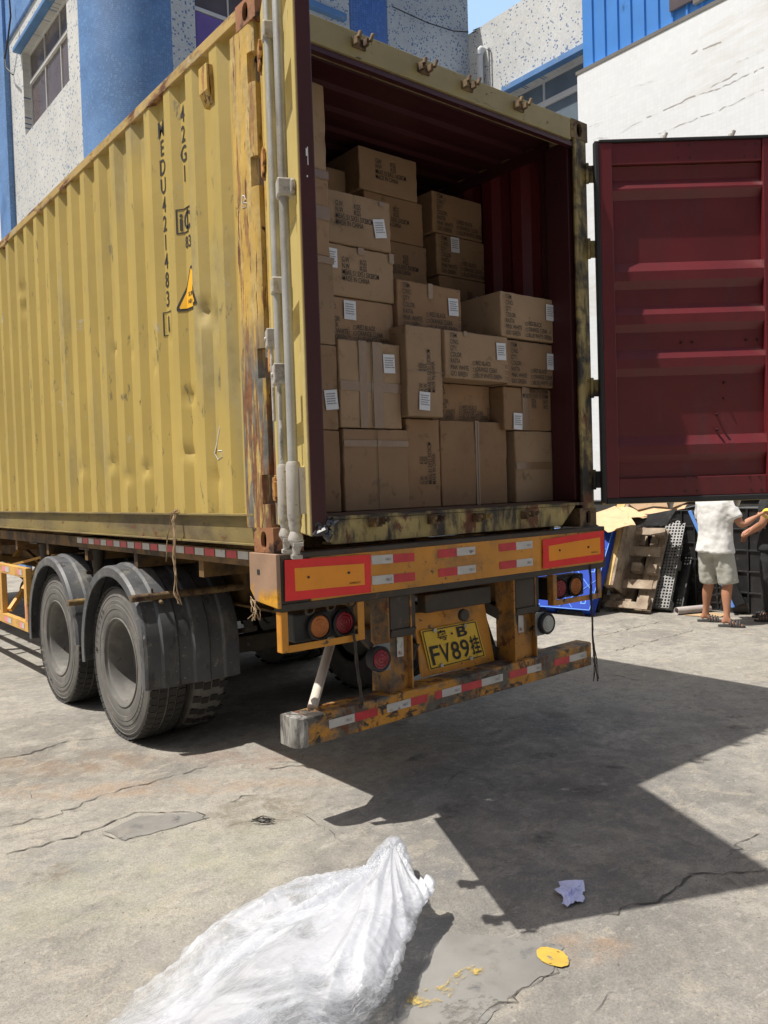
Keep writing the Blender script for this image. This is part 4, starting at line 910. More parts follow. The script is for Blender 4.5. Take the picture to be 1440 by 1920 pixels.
for yc in WY:
    for (x, side, outer) in ((.0, 1, True), (.30, 1, False), (CW, -1, True), (CW-.30, -1, False)):
        ty = wheel(x, yc, side, trl, outer)
        if outer and x == 0:   # sidewall lettering
            mb = MB(); c = Vector((0, yc, ZG+.511))
            def arc(s, r, a0, size, step):
                for k, ch in enumerate(s):
                    a = math.radians(a0)+k*step; er = Vector((0, math.cos(a), math.sin(a))); et = Vector((0, -math.sin(a), math.cos(a)))
                    put_text(mb, ch, lambda u, v: c+er*(r+v)+et*u+Vector((-.0035, 0, 0)), size, .9, .02, 'CENTER')
            arc('MILEVER', .395, 5 if yc < 3 else -62, .05, .135); arc('SUPERIOR', .40, 105 if yc > 3 else 200, .03, .09)
            mb.build('sidewall_lettering', M['tread'], ty, fix=False)
    mb = MB(); mb.box(.5, 1.94, yc-.06, yc+.06, ZG+.45, ZG+.57); T('axle', mb, 'beamgrime', bevel=.01)
    mb = MB(); [mb.bar((x, yc-.55, -.62), (x, yc, -.74), .09, .03) or mb.bar((x, yc, -.74), (x, yc+.55, -.62), .09, .03) for x in (.7, 1.74)]; T('leaf_spring', mb, 'beamgrime')
# mudguards
def mudguard(yc, flap):
    zc = -.81; x0, x1 = -.045, .60; mb = MB(); a0, a1 = -8, (140 if flap else 178)
    path = []
    for k in range(29):
        a = math.radians(a0+(a1-a0)*k/28); r = .60+(.03*max(0, math.sin(a))**2)
        path.append((yc+r*math.cos(a), zc+r*math.sin(a), math.cos(a), math.sin(a)))
    if flap:
        ly, lz = path[-1][0], path[-1][1]
        path += [(ly-.055, lz-.12, -1, .2), (ly-.075, lz-.26, -1, .1), (ly-.078, -.905, -1, 0)]
    prof_ = [(x0, -.055), (x0, .0), (x0+.02, .012), (.06, .012), (.075, .026), (.17, .026), (.185, .012), (.27, .012), (.285, .026), (.38, .026), (.395, .012), (.48, .012), (.495, .026), (.55, .026), (x1, .012)]
    for inner in (0, 1):
        prev = None
        for (y, z, ny, nz) in path:
            ring = [mb.V((x+(.004*inner if x < 0 else 0), y+ny*(h-.006*inner), z+nz*(h-.006*inner))) for x, h in prof_]
            if prev:
                for k in range(len(ring)-1): mb.F(prev[k], prev[k+1], ring[k+1], ring[k])
            prev = ring
    g = T('mudguard', mb, 'fender', smooth=28, fix=False)
    for a in ((150,) if not flap else (135,)):
        aa = math.radians(a); y, z = yc+.66*math.cos(aa), zc+.66*math.sin(aa)
        mb = MB(); mb.cyl((x0-.035, y, z), (.72, y, z), .024, 14); mb.cyl((x0-.036, y, z), (x0-.030, y, z), .018, 14); mb.cyl((x0+.10, y, z-.03), (x0+.10, y, z+.05), .008, 8); mb.cyl((x0+.14, y-.03, z-.03), (x0+.14, y-.05, z-.04), .012, 8); T('mudguard_bracket', mb, 'castdark', g, smooth=40)
    return g
mudguard(2.045, True); mudguard(3.365, False)
for yc in WY:
    mb = MB(); pts = []
    for k in range(17):
        a = math.radians(-5+190*k/16); pts.append((yc+.62*math.cos(a), -.81+.62*math.sin(a)))
    for k in range(16): (a, b), (c, d) = pts[k], pts[k+1]; mb.quad((CW-.6, a, b), (CW+.04, a, b), (CW+.04, c, d), (CW-.6, c, d))
    T('mudguard', mb, 'fender', smooth=40, fix=False)
# side guard frame with its reflectors
mb = MB(); X0, X1 = .0, .05
mb.box(X0, X1, 4.17, 9.0, -.40, -.312); mb.box(X0, X1, 4.17, 9.0, -.872, -.785); mb.box(X0, X1, 4.17, 4.25, -.785, -.40)
for y in (5.0, 6.2, 7.6): mb.box(X0, X1, y, y+.09, -.785, -.40)
sg = T('side_guard', mb, 'frameyel', bevel=.004)
for (ya, yb) in ((4.28, 4.42), (4.70, 4.95), (5.25, 5.5), (5.9, 6.15)):
    for z in (-.355, -.828):
        mb = MB(); y2 = (ya+yb)/2; mb.quad((-.0025, ya, z-.025), (-.0025, y2, z-.025), (-.0025, y2, z+.025), (-.0025, ya, z+.025)); mb.quad((-.0025, y2, z-.025), (-.0025, yb, z-.025), (-.0025, yb, z+.025), (-.0025, y2, z+.025)); mb.mi = [0, 1]; mb.build('reflector_tape', [M['whitetape'], M['pinktape']], sg, fix=False)
mb = MB(); mb.quad((-.0025, 4.185, -.77), (-.0025, 4.215, -.77), (-.0025, 4.215, -.62), (-.0025, 4.185, -.62)); mb.build('reflector_tape', M['pinktape'], sg, fix=False)
mb = MB(); [mb.bar((.04, y, -.75), (.5, y+.3, -.25), .04, .04) for y in (4.9, 5.9, 7.2)]; mb.bar((.04, 5.1, -.36), (.5, 3.9, -.12), .03, .02); mb.bar((.04, 4.35, -.84), (.55, 5.3, -.55), .04, .03); T('guard_brace', mb, 'frameyel', sg)
# landing legs, front of the trailer
mb = MB(); [mb.box(x-.07, x+.07, 9.3, 9.44, ZG+.06, -.1) or mb.box(x-.15, x+.15, 9.22, 9.52, ZG+.0, ZG+.06) for x in (.55, 1.9)]; T('landing_leg', mb, 'chassis')
# underrun guard
def gz(x, z): return z+(x-.09)*.019
mb = MB(); prof_ = [(-.052, -.925), (-.052, -.795), (-.046, -.789), (.09, -.789), (.095, -.795), (.095, -.925), (.09, -.93), (-.046, -.93)]
rings = []
for (x, yin) in ((.1215, .0), (.135, -.0), (2.26, .0), (2.30, .01), (2.325, .04)):
    rings.append([(x, max(y, -.052+yin) if y < 0 else y, gz(x, z)) for y, z in prof_])
mb.loft(rings); ug = T('underrun_guard', mb, 'guard', bevel=.003)
mb = MB(); rings = [[(x, max(y, -.055+yin) if y < 0 else y+.001, gz(x, z)*1.0+(.0015 if z > -.8 else -.0015)) for y, z in prof_] for (x, yin) in ((.058, .050), (.072, .022), (.098, .0), (.122, -.0))]
mb.loft(rings); T('guard_end', mb, 'guardend', ug)
R2 = [(.241, .396, 'whitetape'), (.397, .541, 'redtape'), (.601, .763, 'whitetape'), (.764, .880, 'redtape'), (.935, .985, 'redtape'), (.986, 1.130, 'whitetape'), (1.131, 1.289, 'redtape'), (1.290, 1.463, 'whitetape'), (1.517, 1.672, 'redtape'), (1.673, 1.80, 'whitetape'), (1.922, 2.066, 'redtape'), (2.067, 2.236, 'whitetape')]
tapes(ug, [(a, b, gz(a, -.850), gz(b, -.850), m) for a, b, m in R2], -.0545, .042)
for (x0, x1) in ((.645, .81), (1.60, 1.80)):
    mb = MB(); mb.box(x0, x0+.012, -.03, .12, -.785, -.272); mb.box(x1-.012, x1, -.03, .12, -.785, -.272); mb.box(x0+.012, x1-.012, .0, .012, -.78, -.272); po = T('guard_post', mb, 'beamdirty', ug, bevel=.003)
    mb = MB(); mb.box(x0+.02, x1+.03, -.025, -.004, -.45, -.275); mb.prism([(x0+.01, -.49), (x1+.01, -.49), (x1+.03, -.45), (x0+.02, -.45)], -.035, -.004, 'y'); T('bracket_plate', mb, 'beamgrime', po, bevel=.006)
for (x0, px) in ((.72, 0), (1.66, 1)):
    mb = MB(); mb.quad((x0, -.006, -.60), (x0+.045, -.006, -.60), (x0+.045, -.006, -.50), (x0, -.006, -.495)); o = mb.build('paper_strip', M['whitetape'], ug, fix=False)
    mb = MB(); put_text(mb, 'RL', lambda u, v: (x0+.008+u, -.0075, -.588+v), .026, .9, .01); mb.build('strip_print', M['lensred'], o, fix=False)
mb = MB(); mb.bar((.95, .10, -.62), (.66, .75, -.40), .06, .09); mb.bar((1.56, .10, -.74), (1.36, .9, -.40), .05, .1); mb.bar((1.60, .12, -.78), (2.1, .8, -.45), .03, .05); mb.bar((1.48, .20, -.40), (1.62, .10, -.50), .03, .06); T('guard_brace', mb, 'beamgrime', ug)
a = on(585, 1325, Vector((0, .06, 0)), Vector((0, 1, 0))); b = on(622, 1200, Vector((0, .45, 0)), Vector((0, 1, 0)))
mb = MB(); mb.cyl((a.x, .06, gz(a.x, -.79)), b, .026, 16); T('guard_strut', mb, 'pipewhite', ug, smooth=40)
# tail lamp cages
for (x0, x1, c0, c1, inn) in ((-.005, .478, 'lensamber', 'lensred', 0), (1.93, 2.41, 'lensred', 'lensamber', 1)):
    mb = MB(); zt, zb = -.274, -.455
    mb.box(x0, x0+.036, -.052, -.046, zb-.01, zt); mb.box(x0, x0+.006, -.046, -.006, zb-.01, zt); mb.box(x1-.04, x1, -.052, -.046, zb-.01, zt); mb.box(x1-.006, x1, -.046, -.01, zb-.01, zt); mb.box(x0+.036, x1-.04, -.052, -.046, zb-.012, zb+.022)
    cg = T('lamp_cage', mb, 'beam' if not inn else 'beamdirty', bevel=.002)
    bx0 = .115 if not inn else 1.975
    mb = MB(); mb.box(bx0, bx0+.36, .03, .13, -.445, -.305); tl = T('tail_light', mb, 'black', cg, bevel=.01)
    for k, cc in enumerate((c0, c1)):
        cx = bx0+.135+k*.15 if not inn else bx0+.10+k*.155; cz = -.378
        mb = MB(); mb.lathe([(.060, .0), (.066, -.004), (.068, -.02), (.060, -.026), (.056, -.014)], (cx, .03, cz), (0, 1, 0), 32); ln = mb.build('lamp_ring', M['gasket'], tl, smooth=40)
        mb = MB(); pr = [(.056, -.012)]
        for q in range(7): pr += [(.054-q*.008, -.020-.003*(q % 2)), (.050-q*.008, -.020-.003*((q+1) % 2))]
        pr.append((0, -.022)); mb.lathe(pr, (cx, .03, cz), (0, 1, 0), 32); mb.build('lens', M[cc], ln, smooth=25)
for k in range(3):
    mb = MB(); mb.lathe([(.026, 0), (.03, -.006), (.026, -.012), (.018, -.01)], (.185+k*.125, -.0, -.285+k*.004), (0, .9, .3), 20); T('cable_clip', mb, 'wire')
# round stalk lamps
for (cx, cz, m, s) in ((.555, -.575, 'lensred', -1), (1.845, -.560, 'lensclear', 1)):
    mb = MB(); mb.box(cx-.02 if s < 0 else cx-.08, cx+.085 if s < 0 else cx+.0, -.048, -.044, cz-.07, cz+.07); lm = T('stalk_lamp', mb, 'lamprim', bevel=.002)
    mb = MB(); mb.lathe([(.0, .03), (.058, .03), (.064, .01), (.066, -.02), (.060, -.028), (.05, -.022)], (cx, -.055, cz), (0, 1, 0), 32); r_ = mb.build('lamp_ring', M['gasket'], lm, smooth=40)
    mb = MB(); mb.lathe([(.051, -.018), (.048, -.026), (.04, -.024), (.034, -.029), (.026, -.027), (.02, -.031), (.01, -.029), (0, -.032)], (cx, -.055, cz), (0, 1, 0), 32); mb.build('lens', M[m], r_, smooth=25)
mb = MB(); mb.bar((.47, .0, -.43), (.55, .0, -.52), .03, .03); mb.bar((1.80, .0, -.62), (1.9, .3, -.60), .04, .05); T('lamp_bracket', mb, 'beamgrime')
# number plate on its slanted board
A, B_, D_, C_ = [at(*p, 1, .10) for p in ((773, 1150), (908, 1130), (778, 1266), (930, 1236))]
board = [Vector((.93, .10, -.405)), Vector((1.485, .10, -.405)), Vector((1.545, .085, -.765)), Vector((.965, .085, -.765))]
mb = MB(); mb.loft([[p for p in board], [p+Vector((0, .012, 0)) for p in board]]); pb = T('plate_board', mb, 'beam', bevel=.003)
mb = MB(); mb.box(.95, 1.46, .02, .09, -.40, -.30); mb.cyl((1.22, .02, -.44), (1.22, -.01, -.44), .035, 16); T('towing_bracket', mb, 'beamgrime', bevel=.006)
PL = [at(*p, 1, .085) for p in ((788, 1183), (892, 1163), (910, 1230), (805, 1257))]
def pm(u, v, d=0):
    """plate coordinates 0..1"""
    t = PL[3].lerp(PL[2], u); b = PL[0].lerp(PL[1], u); p = t.lerp(b, v); return Vector((p.x, .082-d, p.z))
mb = MB(); mb.quad(pm(0, 0), pm(1, 0), pm(1, 1), pm(0, 1)); pp = T('number_plate', mb, 'plate', pb, fix=False)
mb = MB()
for (a, b, c, d) in ((.02, .98, .02, .045), (.02, .98, .955, .98), (.02, .035, .045, .955), (.965, .98, .045, .955)): mb.quad(pm(a, c, .002), pm(b, c, .002), pm(b, d, .002), pm(a, d, .002))
def ptext(s, u0, u1, v0, v1, bold=.01):
    vs, fs = text2d(s, bold); xs = [v[0] for v in vs]; ys2 = [v[1] for v in vs]; a, b = min(xs), max(xs); c, d = min(ys2), max(ys2)
    idx = [mb.V(pm(u0+(u1-u0)*(x-a)/(b-a), v0+(v1-v0)*(y-c)/(d-c), .003)) for x, y in vs]
    for f in fs: mb.F(*[idx[k] for k in f])
ptext('粤', .25, .42, .66, .93, .012); ptext('B', .60, .78, .66, .93, .03); 
c_ = [mb.V(pm(.51+.02*math.cos(k*math.pi/5), .79+.028*math.sin(k*math.pi/5), .003)) for k in range(10)]; mb.F(*c_)
for ch, a, b in (('F', .07, .22), ('V', .235, .41), ('8', .43, .58), ('9', .60, .75)): ptext(ch, a, b, .10, .58, .012)
ptext('挂', .78, .95, .12, .62, .02)
mb.build('plate_characters', M['print'], pp, fix=False)
mb = MB(); [mb.cyl(pm(u, v, .0), pm(u, v, .012), .012, 10) for u, v in ((.22, .96), (.76, .93), (.2, .06), (.72, .05))]; mb.build('plate_bolt', M['galv'], pp, smooth=40)
# twine and cable hanging from the truck
def strands(name, pts, n, r, m, label, cat, spread=.012, tail=3):
    mb = MB()
    for k in range(n):
        P = []
        for i, p in enumerate(pts):
            q = Vector(p)
            j = spread*(1+1.2*max(0, i-len(pts)+tail))
            P.append(q+Vector((random.uniform(-j, j), random.uniform(-j, j), random.uniform(-.01, .01))))
        # smooth path
        S = []
        for a, b in zip(P[:-1], P[1:]):
            for t in range(4): S.append(a.lerp(b, t/4)+Vector((random.uniform(-.002, .002), random.uniform(-.002, .002), 0)))
        S.append(P[-1]); mb.tube(S, r*random.uniform(.7, 1.2), 5)
    o = mb.build(name, M[m]); return tag(o, label, cat)
P_ = lambda px, py, x=-.03: at(px, py, 0, x)
strands('rope', [P_(335, 958, .0), P_(322, 963), P_(318, 985), P_(314, 1010), P_(312, 1050)], 3, .0022, 'twine', 'frayed tan twine loop hanging short over the bottom rail above the wheels', 'twine', .004, 2)
strands('rope', [P_(331, 956, .0), P_(325, 975), P_(328, 1010), P_(326, 1045), P_(330, 1080), P_(331, 1110), P_(332, 1132)], 5, .003, 'twine', 'longer frayed tan twine hanging from the bottom rail in front of the mudguard', 'twine', .007, 3)
strands('rope', [P_(470, 1122, -.03), P_(476, 1130, -.03), P_(480, 1145, -.03), P_(478, 1163, -.03)], 9, .002, 'twine', 'frayed tan rope tuft below the left end of the rear beam', 'twine', .006, 4)
Q_ = lambda px, py, y=-.06: at(px, py, 1, y)
strands('rope', [Q_(664, 1190), Q_(665, 1203, -.07), Q_(669, 1240, -.07), Q_(674, 1280, -.07), Q_(678, 1315, -.065), Q_(677, 1325, -.06)], 9, .003, 'wire', 'dusty dark cable bundle hanging between the left tail lamp cage and the underrun guard', 'cable', .007, 1)
strands('rope', [Q_(1106, 1060), Q_(1108, 1115), Q_(1110, 1160, -.07), Q_(1112, 1200, -.08), Q_(1115, 1235, -.08), Q_(1120, 1275, -.08)], 7, .0028, 'wire', 'black frayed straps hanging from the right end of the rear beam', 'strap', .007, 3)

# ------------------------------------------------------------------ buildings
XL, YL, XR, YW = 3.3, 10.45, 12.0, 8.0
ZT = 12.75
def X_(px, py, v): return at(px, py, 0, v)
def Y_(px, py, v): return at(px, py, 1, v)
fac = thing('factory_building', (8, 16, ZG), 'white and blue mosaic tiled factory building behind the container', 'building')
def Bd(name, mb, m, parent=None, **k): return mb.build(name, M[m] if isinstance(m, str) else m, parent or fac, **k)
def wall_hole(mb, axis, face, back, a0, a1, z0, z1, holes):
    """wall slab with rectangular holes (a, b, z, z) sorted along a"""
    def b(p, q, r, s):
        if q-p < 1e-4 or s-r < 1e-4: return
        (mb.box(min(face, back), max(face, back), p, q, r, s) if axis == 'x' else mb.box(p, q, min(face, back), max(face, back), r, s))
    cur = a0
    for (p, q, r, s) in holes:
        b(cur, p, z0, z1); b(p, q, z0, r); b(p, q, s, z1); cur = q
    b(cur, a1, z0, z1)
# left face (towards the truck)
wl_, wr_ = X_(48, 255, XL), X_(130, 150, XL); zb_ = (wl_.z+wr_.z)/2; zt_ = X_(40, 100, XL).z
ye = X_(157, 300, XL).y; yp0, yp1 = X_(28, 350, XL).y, X_(8, 350, XL).y
mb = MB(); wall_hole(mb, 'x', XL, XL+.3, ye, yp0, ZG, ZT, [(wr_.y, wl_.y, zb_, zt_)]); Bd('wall', mb, 'mosaicY')
def window(parent, axis, face, a0, a1, z0, z1, mull, trans, glass, depth=.14, fw=.036, lowm=None):
    """frame bars and glass set back in the wall opening"""
    s = 1; f = face+depth; mb = MB()
    def b(p, q, r, t, d0=0, d1=.05): (mb.box(f+d0, f+d1, p, q, r, t) if axis == 'x' else mb.box(p, q, f+d0, f+d1, r, t))
    b(a0, a0+fw, z0, z1); b(a1-fw, a1, z0, z1); b(a0+fw, a1-fw, z0, z0+fw); b(a0+fw, a1-fw, z1-fw, z1); b(a0+fw, a1-fw, trans-fw, trans+fw, -.02, .06)
    for m_ in mull: b(m_-fw*.4, m_+fw*.4, z0+fw, trans-fw, .005, .045); b(m_-fw*.4+.0, m_+fw*.4, trans+fw, z1-fw, .005, .045)
    w_ = Bd('window', mb, 'steelwhite', parent, bevel=.004)
    mb = MB(); (mb.box(f+.03, f+.036, a0+fw, a1-fw, z0+fw, z1-fw) if axis == 'x' else mb.box(a0+fw, a1-fw, f+.03, f+.036, z0+fw, z1-fw)); mb.build('glass', M[glass], w_)
    return w_
t0 = X_(45, 152, XL).z; Lw = wl_.y-wr_.y
window(fac, 'x', XL, wr_.y, wl_.y, zb_, zt_, [wr_.y+Lw*.30, wr_.y+Lw*.64], t0, 'glassdark')
mb = MB(); mb.box(XL-.16, XL, wr_.y-.5, wl_.y+.12, zt_, zt_+.09); Bd('window_ledge', mb, 'ledge', bevel=.01)
mb = MB(); mb.box(XL-.12, XL+.3, yp0, yp1, ZG, ZT); mb.box(XL+.06, XL+.3, yp1, yp1+9, ZG, ZT); mb.box(XL-.05, XL, ye, yp0, zt_+.62, ZT); Bd('blue_pier', mb, 'blueY', bevel=.02)
# sign board farther along the wall
sb = [X_(-6, 270, XL-.06), X_(8, 268, XL-.06)]; mb = MB(); mb.box(XL-.10, XL+.055, yp1+.01, yp1+5.5, X_(5, 440, XL).z-.6, X_(6, 275, XL).z)
s_o = Bd('sign_board', mb, 'label'); mb = MB()
put_text(mb, '品有限', lambda u, v: Vector((XL-.104, yp1+1.02-u, X_(10, 425, XL).z-.22+v)), .36, .8, .01); mb.build('sign_lettering', M['greyprint'], s_o, fix=False)
# rounded blue corner pier
rr = ye-YL; xc = XL+rr; mb = MB(); rings = []; 
pts = [(XL, ye)]+[(xc-rr*math.cos(math.radians(a)), YL+rr-rr*math.sin(math.radians(a))) for a in range(6, 90, 6)]+[(xc, YL), (xc, YL+.4), (XL+.35, ye+.0)]
mb.prism(pts, ZG, ZT, 'z'); Bd('rounded_pier', mb, 'blueY', smooth=30)
# front face (towards the camera side)
wx0, wx1 = Y_(365, 10, YL).x, Y_(500, 60, YL).x; zt2 = Y_(365, 5, YL).z
mb = MB(); xs3 = Y_(579, 30, YL).x, Y_(655, 30, YL).x, Y_(726, 30, YL).x
wall_hole(mb, 'y', YL, YL+.3, xc, xs3[1], ZG, ZT, [(wx0, wx1, zt2-2.0, zt2+.55)]); mb.box(xs3[2], XR, YL, YL+.3, ZG, ZT); Bd('wall', mb, 'mosaicX')
window(fac, 'y', YL, wx0, wx1, zt2-2.0, zt2+.55, [(wx0+wx1)/2], zt2-.02, 'glassdark', .12)
mb = MB(); mb.box(wx0+.06, wx1-.06, YL+.10, YL+.115, zt2-1.95, zt2-.08); Bd('curtain', mb, 'curtain')
a = Y_(570, 12, YL); b = Y_(640, 42, YL); mb = MB(); mb.box(wx1+.2, b.x+.05, YL-.14, YL, b.z-.0, b.z+.13); Bd('window_ledge', mb, 'ledge', bevel=.01)
mb = MB(); pts = []
for k in range(13):
    a = math.pi*k/12; pts.append(((xs3[1]+xs3[2])/2-(xs3[2]-xs3[1])/2*math.cos(a), YL+.05-.22*math.sin(a)))
pts += [(xs3[2], YL+.3), (xs3[1], YL+.3)]; mb.prism(pts, ZG, ZT, 'z'); Bd('blue_column', mb, 'blueX', smooth=30)
# right wing (lit wall facing the truck), its window and roofline
zr = X_(890, 57, XR).z; w0, w1 = X_(1083, 100, XR), X_(946, 173, XR)
yw1 = X_(955, 172, XR).y; yw0 = yw1-3.4; zw1 = X_(1083, 108, XR).z; zw0 = zw1-1.75
mb = MB(); wall_hole(mb, 'x', XR, XR+.3, -8, YL, ZG, zr, [(yw0, yw1, zw0, zw1)]); Bd('wall', mb, 'mosaicY')
mb = MB(); mb.box(XR-.18, XR, yw0-.1, yw1+.08, zw1, zw1+.13); Bd('window_ledge', mb, 'ledge', bevel=.01)
yq = X_(1011, 170, XR).y
window(fac, 'x', XR, yw0, yw1, zw0, zw1, [yq, yq-1.25], X_(1040, 178, XR).z, 'glassblue', .14, .06)
mb = MB(); mb.box(XR+.3, 30, YL-18, YL+.3, ZG, zr-.4); mb.box(XL+1.6, XR+.3, YL+.31, YL+10, ZG, ZT-.3); Bd('building_core', mb, 'greywall')
dp = X_(900, 92, XR-.12); mb = MB(); mb.tube([(XR+.02, dp.y, dp.z), (XR-.10, dp.y, dp.z), (XR-.14, dp.y, dp.z-.04), (XR-.14, dp.y, dp.z-.1), (XR-.14, dp.y, 3)], .075, 14)
mb.cyl((XR-.14, dp.y, dp.z-.15), (XR-.14, dp.y, dp.z-.06), .09, 14); Bd('drain_pipe', mb, 'steelwhite', smooth=50)
mb = MB(); mb.tube([(XR-.06, dp.y-.22, dp.z-.05), (XR-.06, dp.y-.22, 3)], .02, 8); mb.cyl((XR-.12, dp.y-.22, dp.z-.1), (XR, dp.y-.22, dp.z-.1), .015, 8); Bd('thin_conduit', mb, 'greyplas')
def cable(pix, label, r=.012):
    mb = MB(); pts = []
    P = pix
    for a, b in zip(P[:-1], P[1:]):
        for k in range(6): t = k/6; q = a.lerp(b, t); q = q-Vector((0, 0, .06*(1-(2*t-1)**2)))if len(P) == 2 else q; pts.append(q)
    pts.append(P[-1]); mb.tube(pts, r, 6); o = mb.build('cable', M['black']); return tag(o, label, 'cable')
cable([X_(740, 40, XR-.3)*0+Y_(735, 12, YL-.12), Y_(800, 42, YL-.12), Y_(850, 58, YL-.12), Y_(878, 60, YL-.12)], 'thin cable running across the speckled tiled wall beside the blue column')
cable([X_(885, 62, XR-.1), X_(885, 62, XR-.1)+Vector((6, -1.5, 3.6))], 'thin overhead cable crossing the sky from the wall corner', .01)
cable([X_(887, 57, XR-.1), X_(887, 57, XR-.1)+Vector((6, -1.1, 3.7))], 'second overhead cable crossing the sky just above the other', .01)
cable([X_(17, -10, XL-.15), X_(20, 30, XL-.15), X_(14, 80, XL-.15), X_(9, 110, XL-.15), X_(12, 128, XL-.15), X_(24, 140, XL-.15)], 'grey looping cable hanging on the blue pier at the far left', .018)
# whitewashed wall with blue cladding above
wb = thing('warehouse', (YW+1, -4, ZG), 'whitewashed warehouse wall with bright blue steel cladding above, behind the open right door', 'building')
ztw = X_(1200, 66, YW).z; ztw = (X_(1081, 139, YW).z+X_(1335, 0, YW).z)/2; ywe = X_(1081, 139, YW).y
mb = MB(); mb.box(YW, YW+.3, -16, ywe, ZG+1.32, ztw); mb.box(YW+.3, YW+3.2, -16, ywe-.01, ZG, ztw-.02); mb.build('wall', M['whitewall'], wb, bevel=.02)
mb = MB(); mb.box(YW+.03, YW+.3, -16, ywe-.02, ZG, ZG+1.32); mb.build('wall_base', M['darkband'], wb)  # plain dark band along the lower wall behind the clutter
yb = X_(1094, 127, YW+.12).y; mb = MB(); y = yb; x = YW+.12; pp_ = []
while y > -13:
    pp_ += [(x, y), (x, y-.15), (x-.03, y-.165), (x-.03, y-.19), (x, y-.205)]; y -= .215
z0c, z1c = ztw+.004, 13.2
for (a, b), (c, d) in zip(pp_[:-1], pp_[1:]): mb.quad((a, b, z0c), (c, d, z0c), (c, d, z1c), (a, b, z1c))
mb.quad((x, yb, z0c), (x, yb, z1c), (x+3, yb, z1c), (x+3, yb, z0c)); cl = mb.build('blue_cladding', M['bluecorr'], wb, fix=False)
cw0 = X_(1250, 8, YW); mb = MB(); mb.box(YW+.06, YW+.10, cw0.y-1.2, cw0.y, cw0.z-.08, cw0.z+1.2); ww = mb.build('window', M['glassdark'], wb); mb = MB(); mb.box(YW+.04, YW+.10, cw0.y-1.2, cw0.y-.35, cw0.z-.15, cw0.z-.08); mb.build('sill', M['greywall'], ww)
mb = MB(); mb.box(-24, YW, -15.5, -15, ZG, 8.5); mb.build('sky_blocker_wall', M['greywall'], wb); mb = MB()  # wall added unseen behind the camera to block low sky and deepen shade
def wall_crack(pix, w0):
    prev = None; P = [X_(px, py, YW-.003) for px, py in pix]; path = []
    for a, b in zip(P[:-1], P[1:]):
        n = max(2, int((b-a).length/.05))
        for k in range(n): path.append(a.lerp(b, k/n)+Vector((0, random.uniform(-.012, .012), random.uniform(-.012, .012))))
    for p in path:
        w_ = .6*w0*random.choice((.1, .3, .6, 1, 1.4)); A = mb.V(p+Vector((0, 0, w_))); B = mb.V(p-Vector((0, 0, w_)))
        if prev and random.random() > .12: mb.F(prev[0], A, B, prev[1])
        prev = (A, B)
for pix_, w_ in (([(1165, 250), (1180, 238), (1205, 225), (1290, 185), (1360, 160), (1440, 120)], .010), ([(1235, 250), (1300, 225), (1370, 197), (1440, 163)], .006), ([(1295, 100), (1345, 80), (1362, 74)], .014), ([(1330, 165), (1375, 140), (1390, 132)], .014), ([(1180, 165), (1230, 150)], .004), ([(1380, 118), (1440, 90)], .004), ([(1112, 262), (1150, 255)], .005)): wall_crack(pix_, w_)
mb.build('wall_cracks', mat('grey_wall_crack', (.50, .49, .48), .9, b=0), wb, fix=False)
mb = MB(); mb.box(YW-.01, YW+.12, -14.9, ywe+.01, ztw-.05, ztw-.001); mb.build('wall_coping', M['greywall'], wb)

# ------------------------------------------------------------------ yard clutter by the wall
Wd, Ld = Vector((-.17, .985, 0)), Vector((.985, .17, 0))
def lean_frame(C_, deg, Wv=Wd, Lv=Ld):
    """x along the base, y = thickness away from the viewer, z up the leaning face"""
    a = math.radians(deg); h = Vector((Lv.x*math.sin(a), Lv.y*math.sin(a), math.cos(a))); n = h.cross(Wv).normalized()
    if n.dot(Lv) < 0: n = -n
    return Matrix(((Wv.x, n.x, h.x, C_.x), (Wv.y, n.y, h.y, C_.y), (Wv.z, n.z, h.z, C_.z), (0, 0, 0, 1)))
def lift(mb): # stand it exactly on the ground
    m = min(v.z for v in mb.v); 
    return ZG-m
def grid_pallet(name, Fm, W_, H_, m_, label, nx=7, nz=9, big=False, T_=.13, skin=None):
    mb = MB(); mb.M = Fm
    for i in range(nx+1): x = W_*i/nx; mb.box(max(0, x-.008), min(W_, x+.008), 0, .02 if i % 3 else .03, 0, H_)
    for j in range(nz+1): z = H_*j/nz; mb.box(0, W_, .001, .019 if j % 3 else .029, max(0, z-.008), min(H_, z+.008))
    for x in (0, W_/2-.06, W_-.12):
        for z in (0, H_/2-.06, H_-.12): mb.box(x+.002, x+.118, .03, T_, z+.002, z+.118)
    for x in (0.03, W_/2-.03, W_-.09): mb.box(x, x+.06, T_-.02, T_, .01, H_-.01)
    dz_ = lift(mb); mb.v = [v+Vector((0, 0, dz_)) for v in mb.v]
    o = mb.build(name, M[m_]); tag(o, label, 'pallet'); 
    if skin: skin(o, Fm, dz_)
    return o
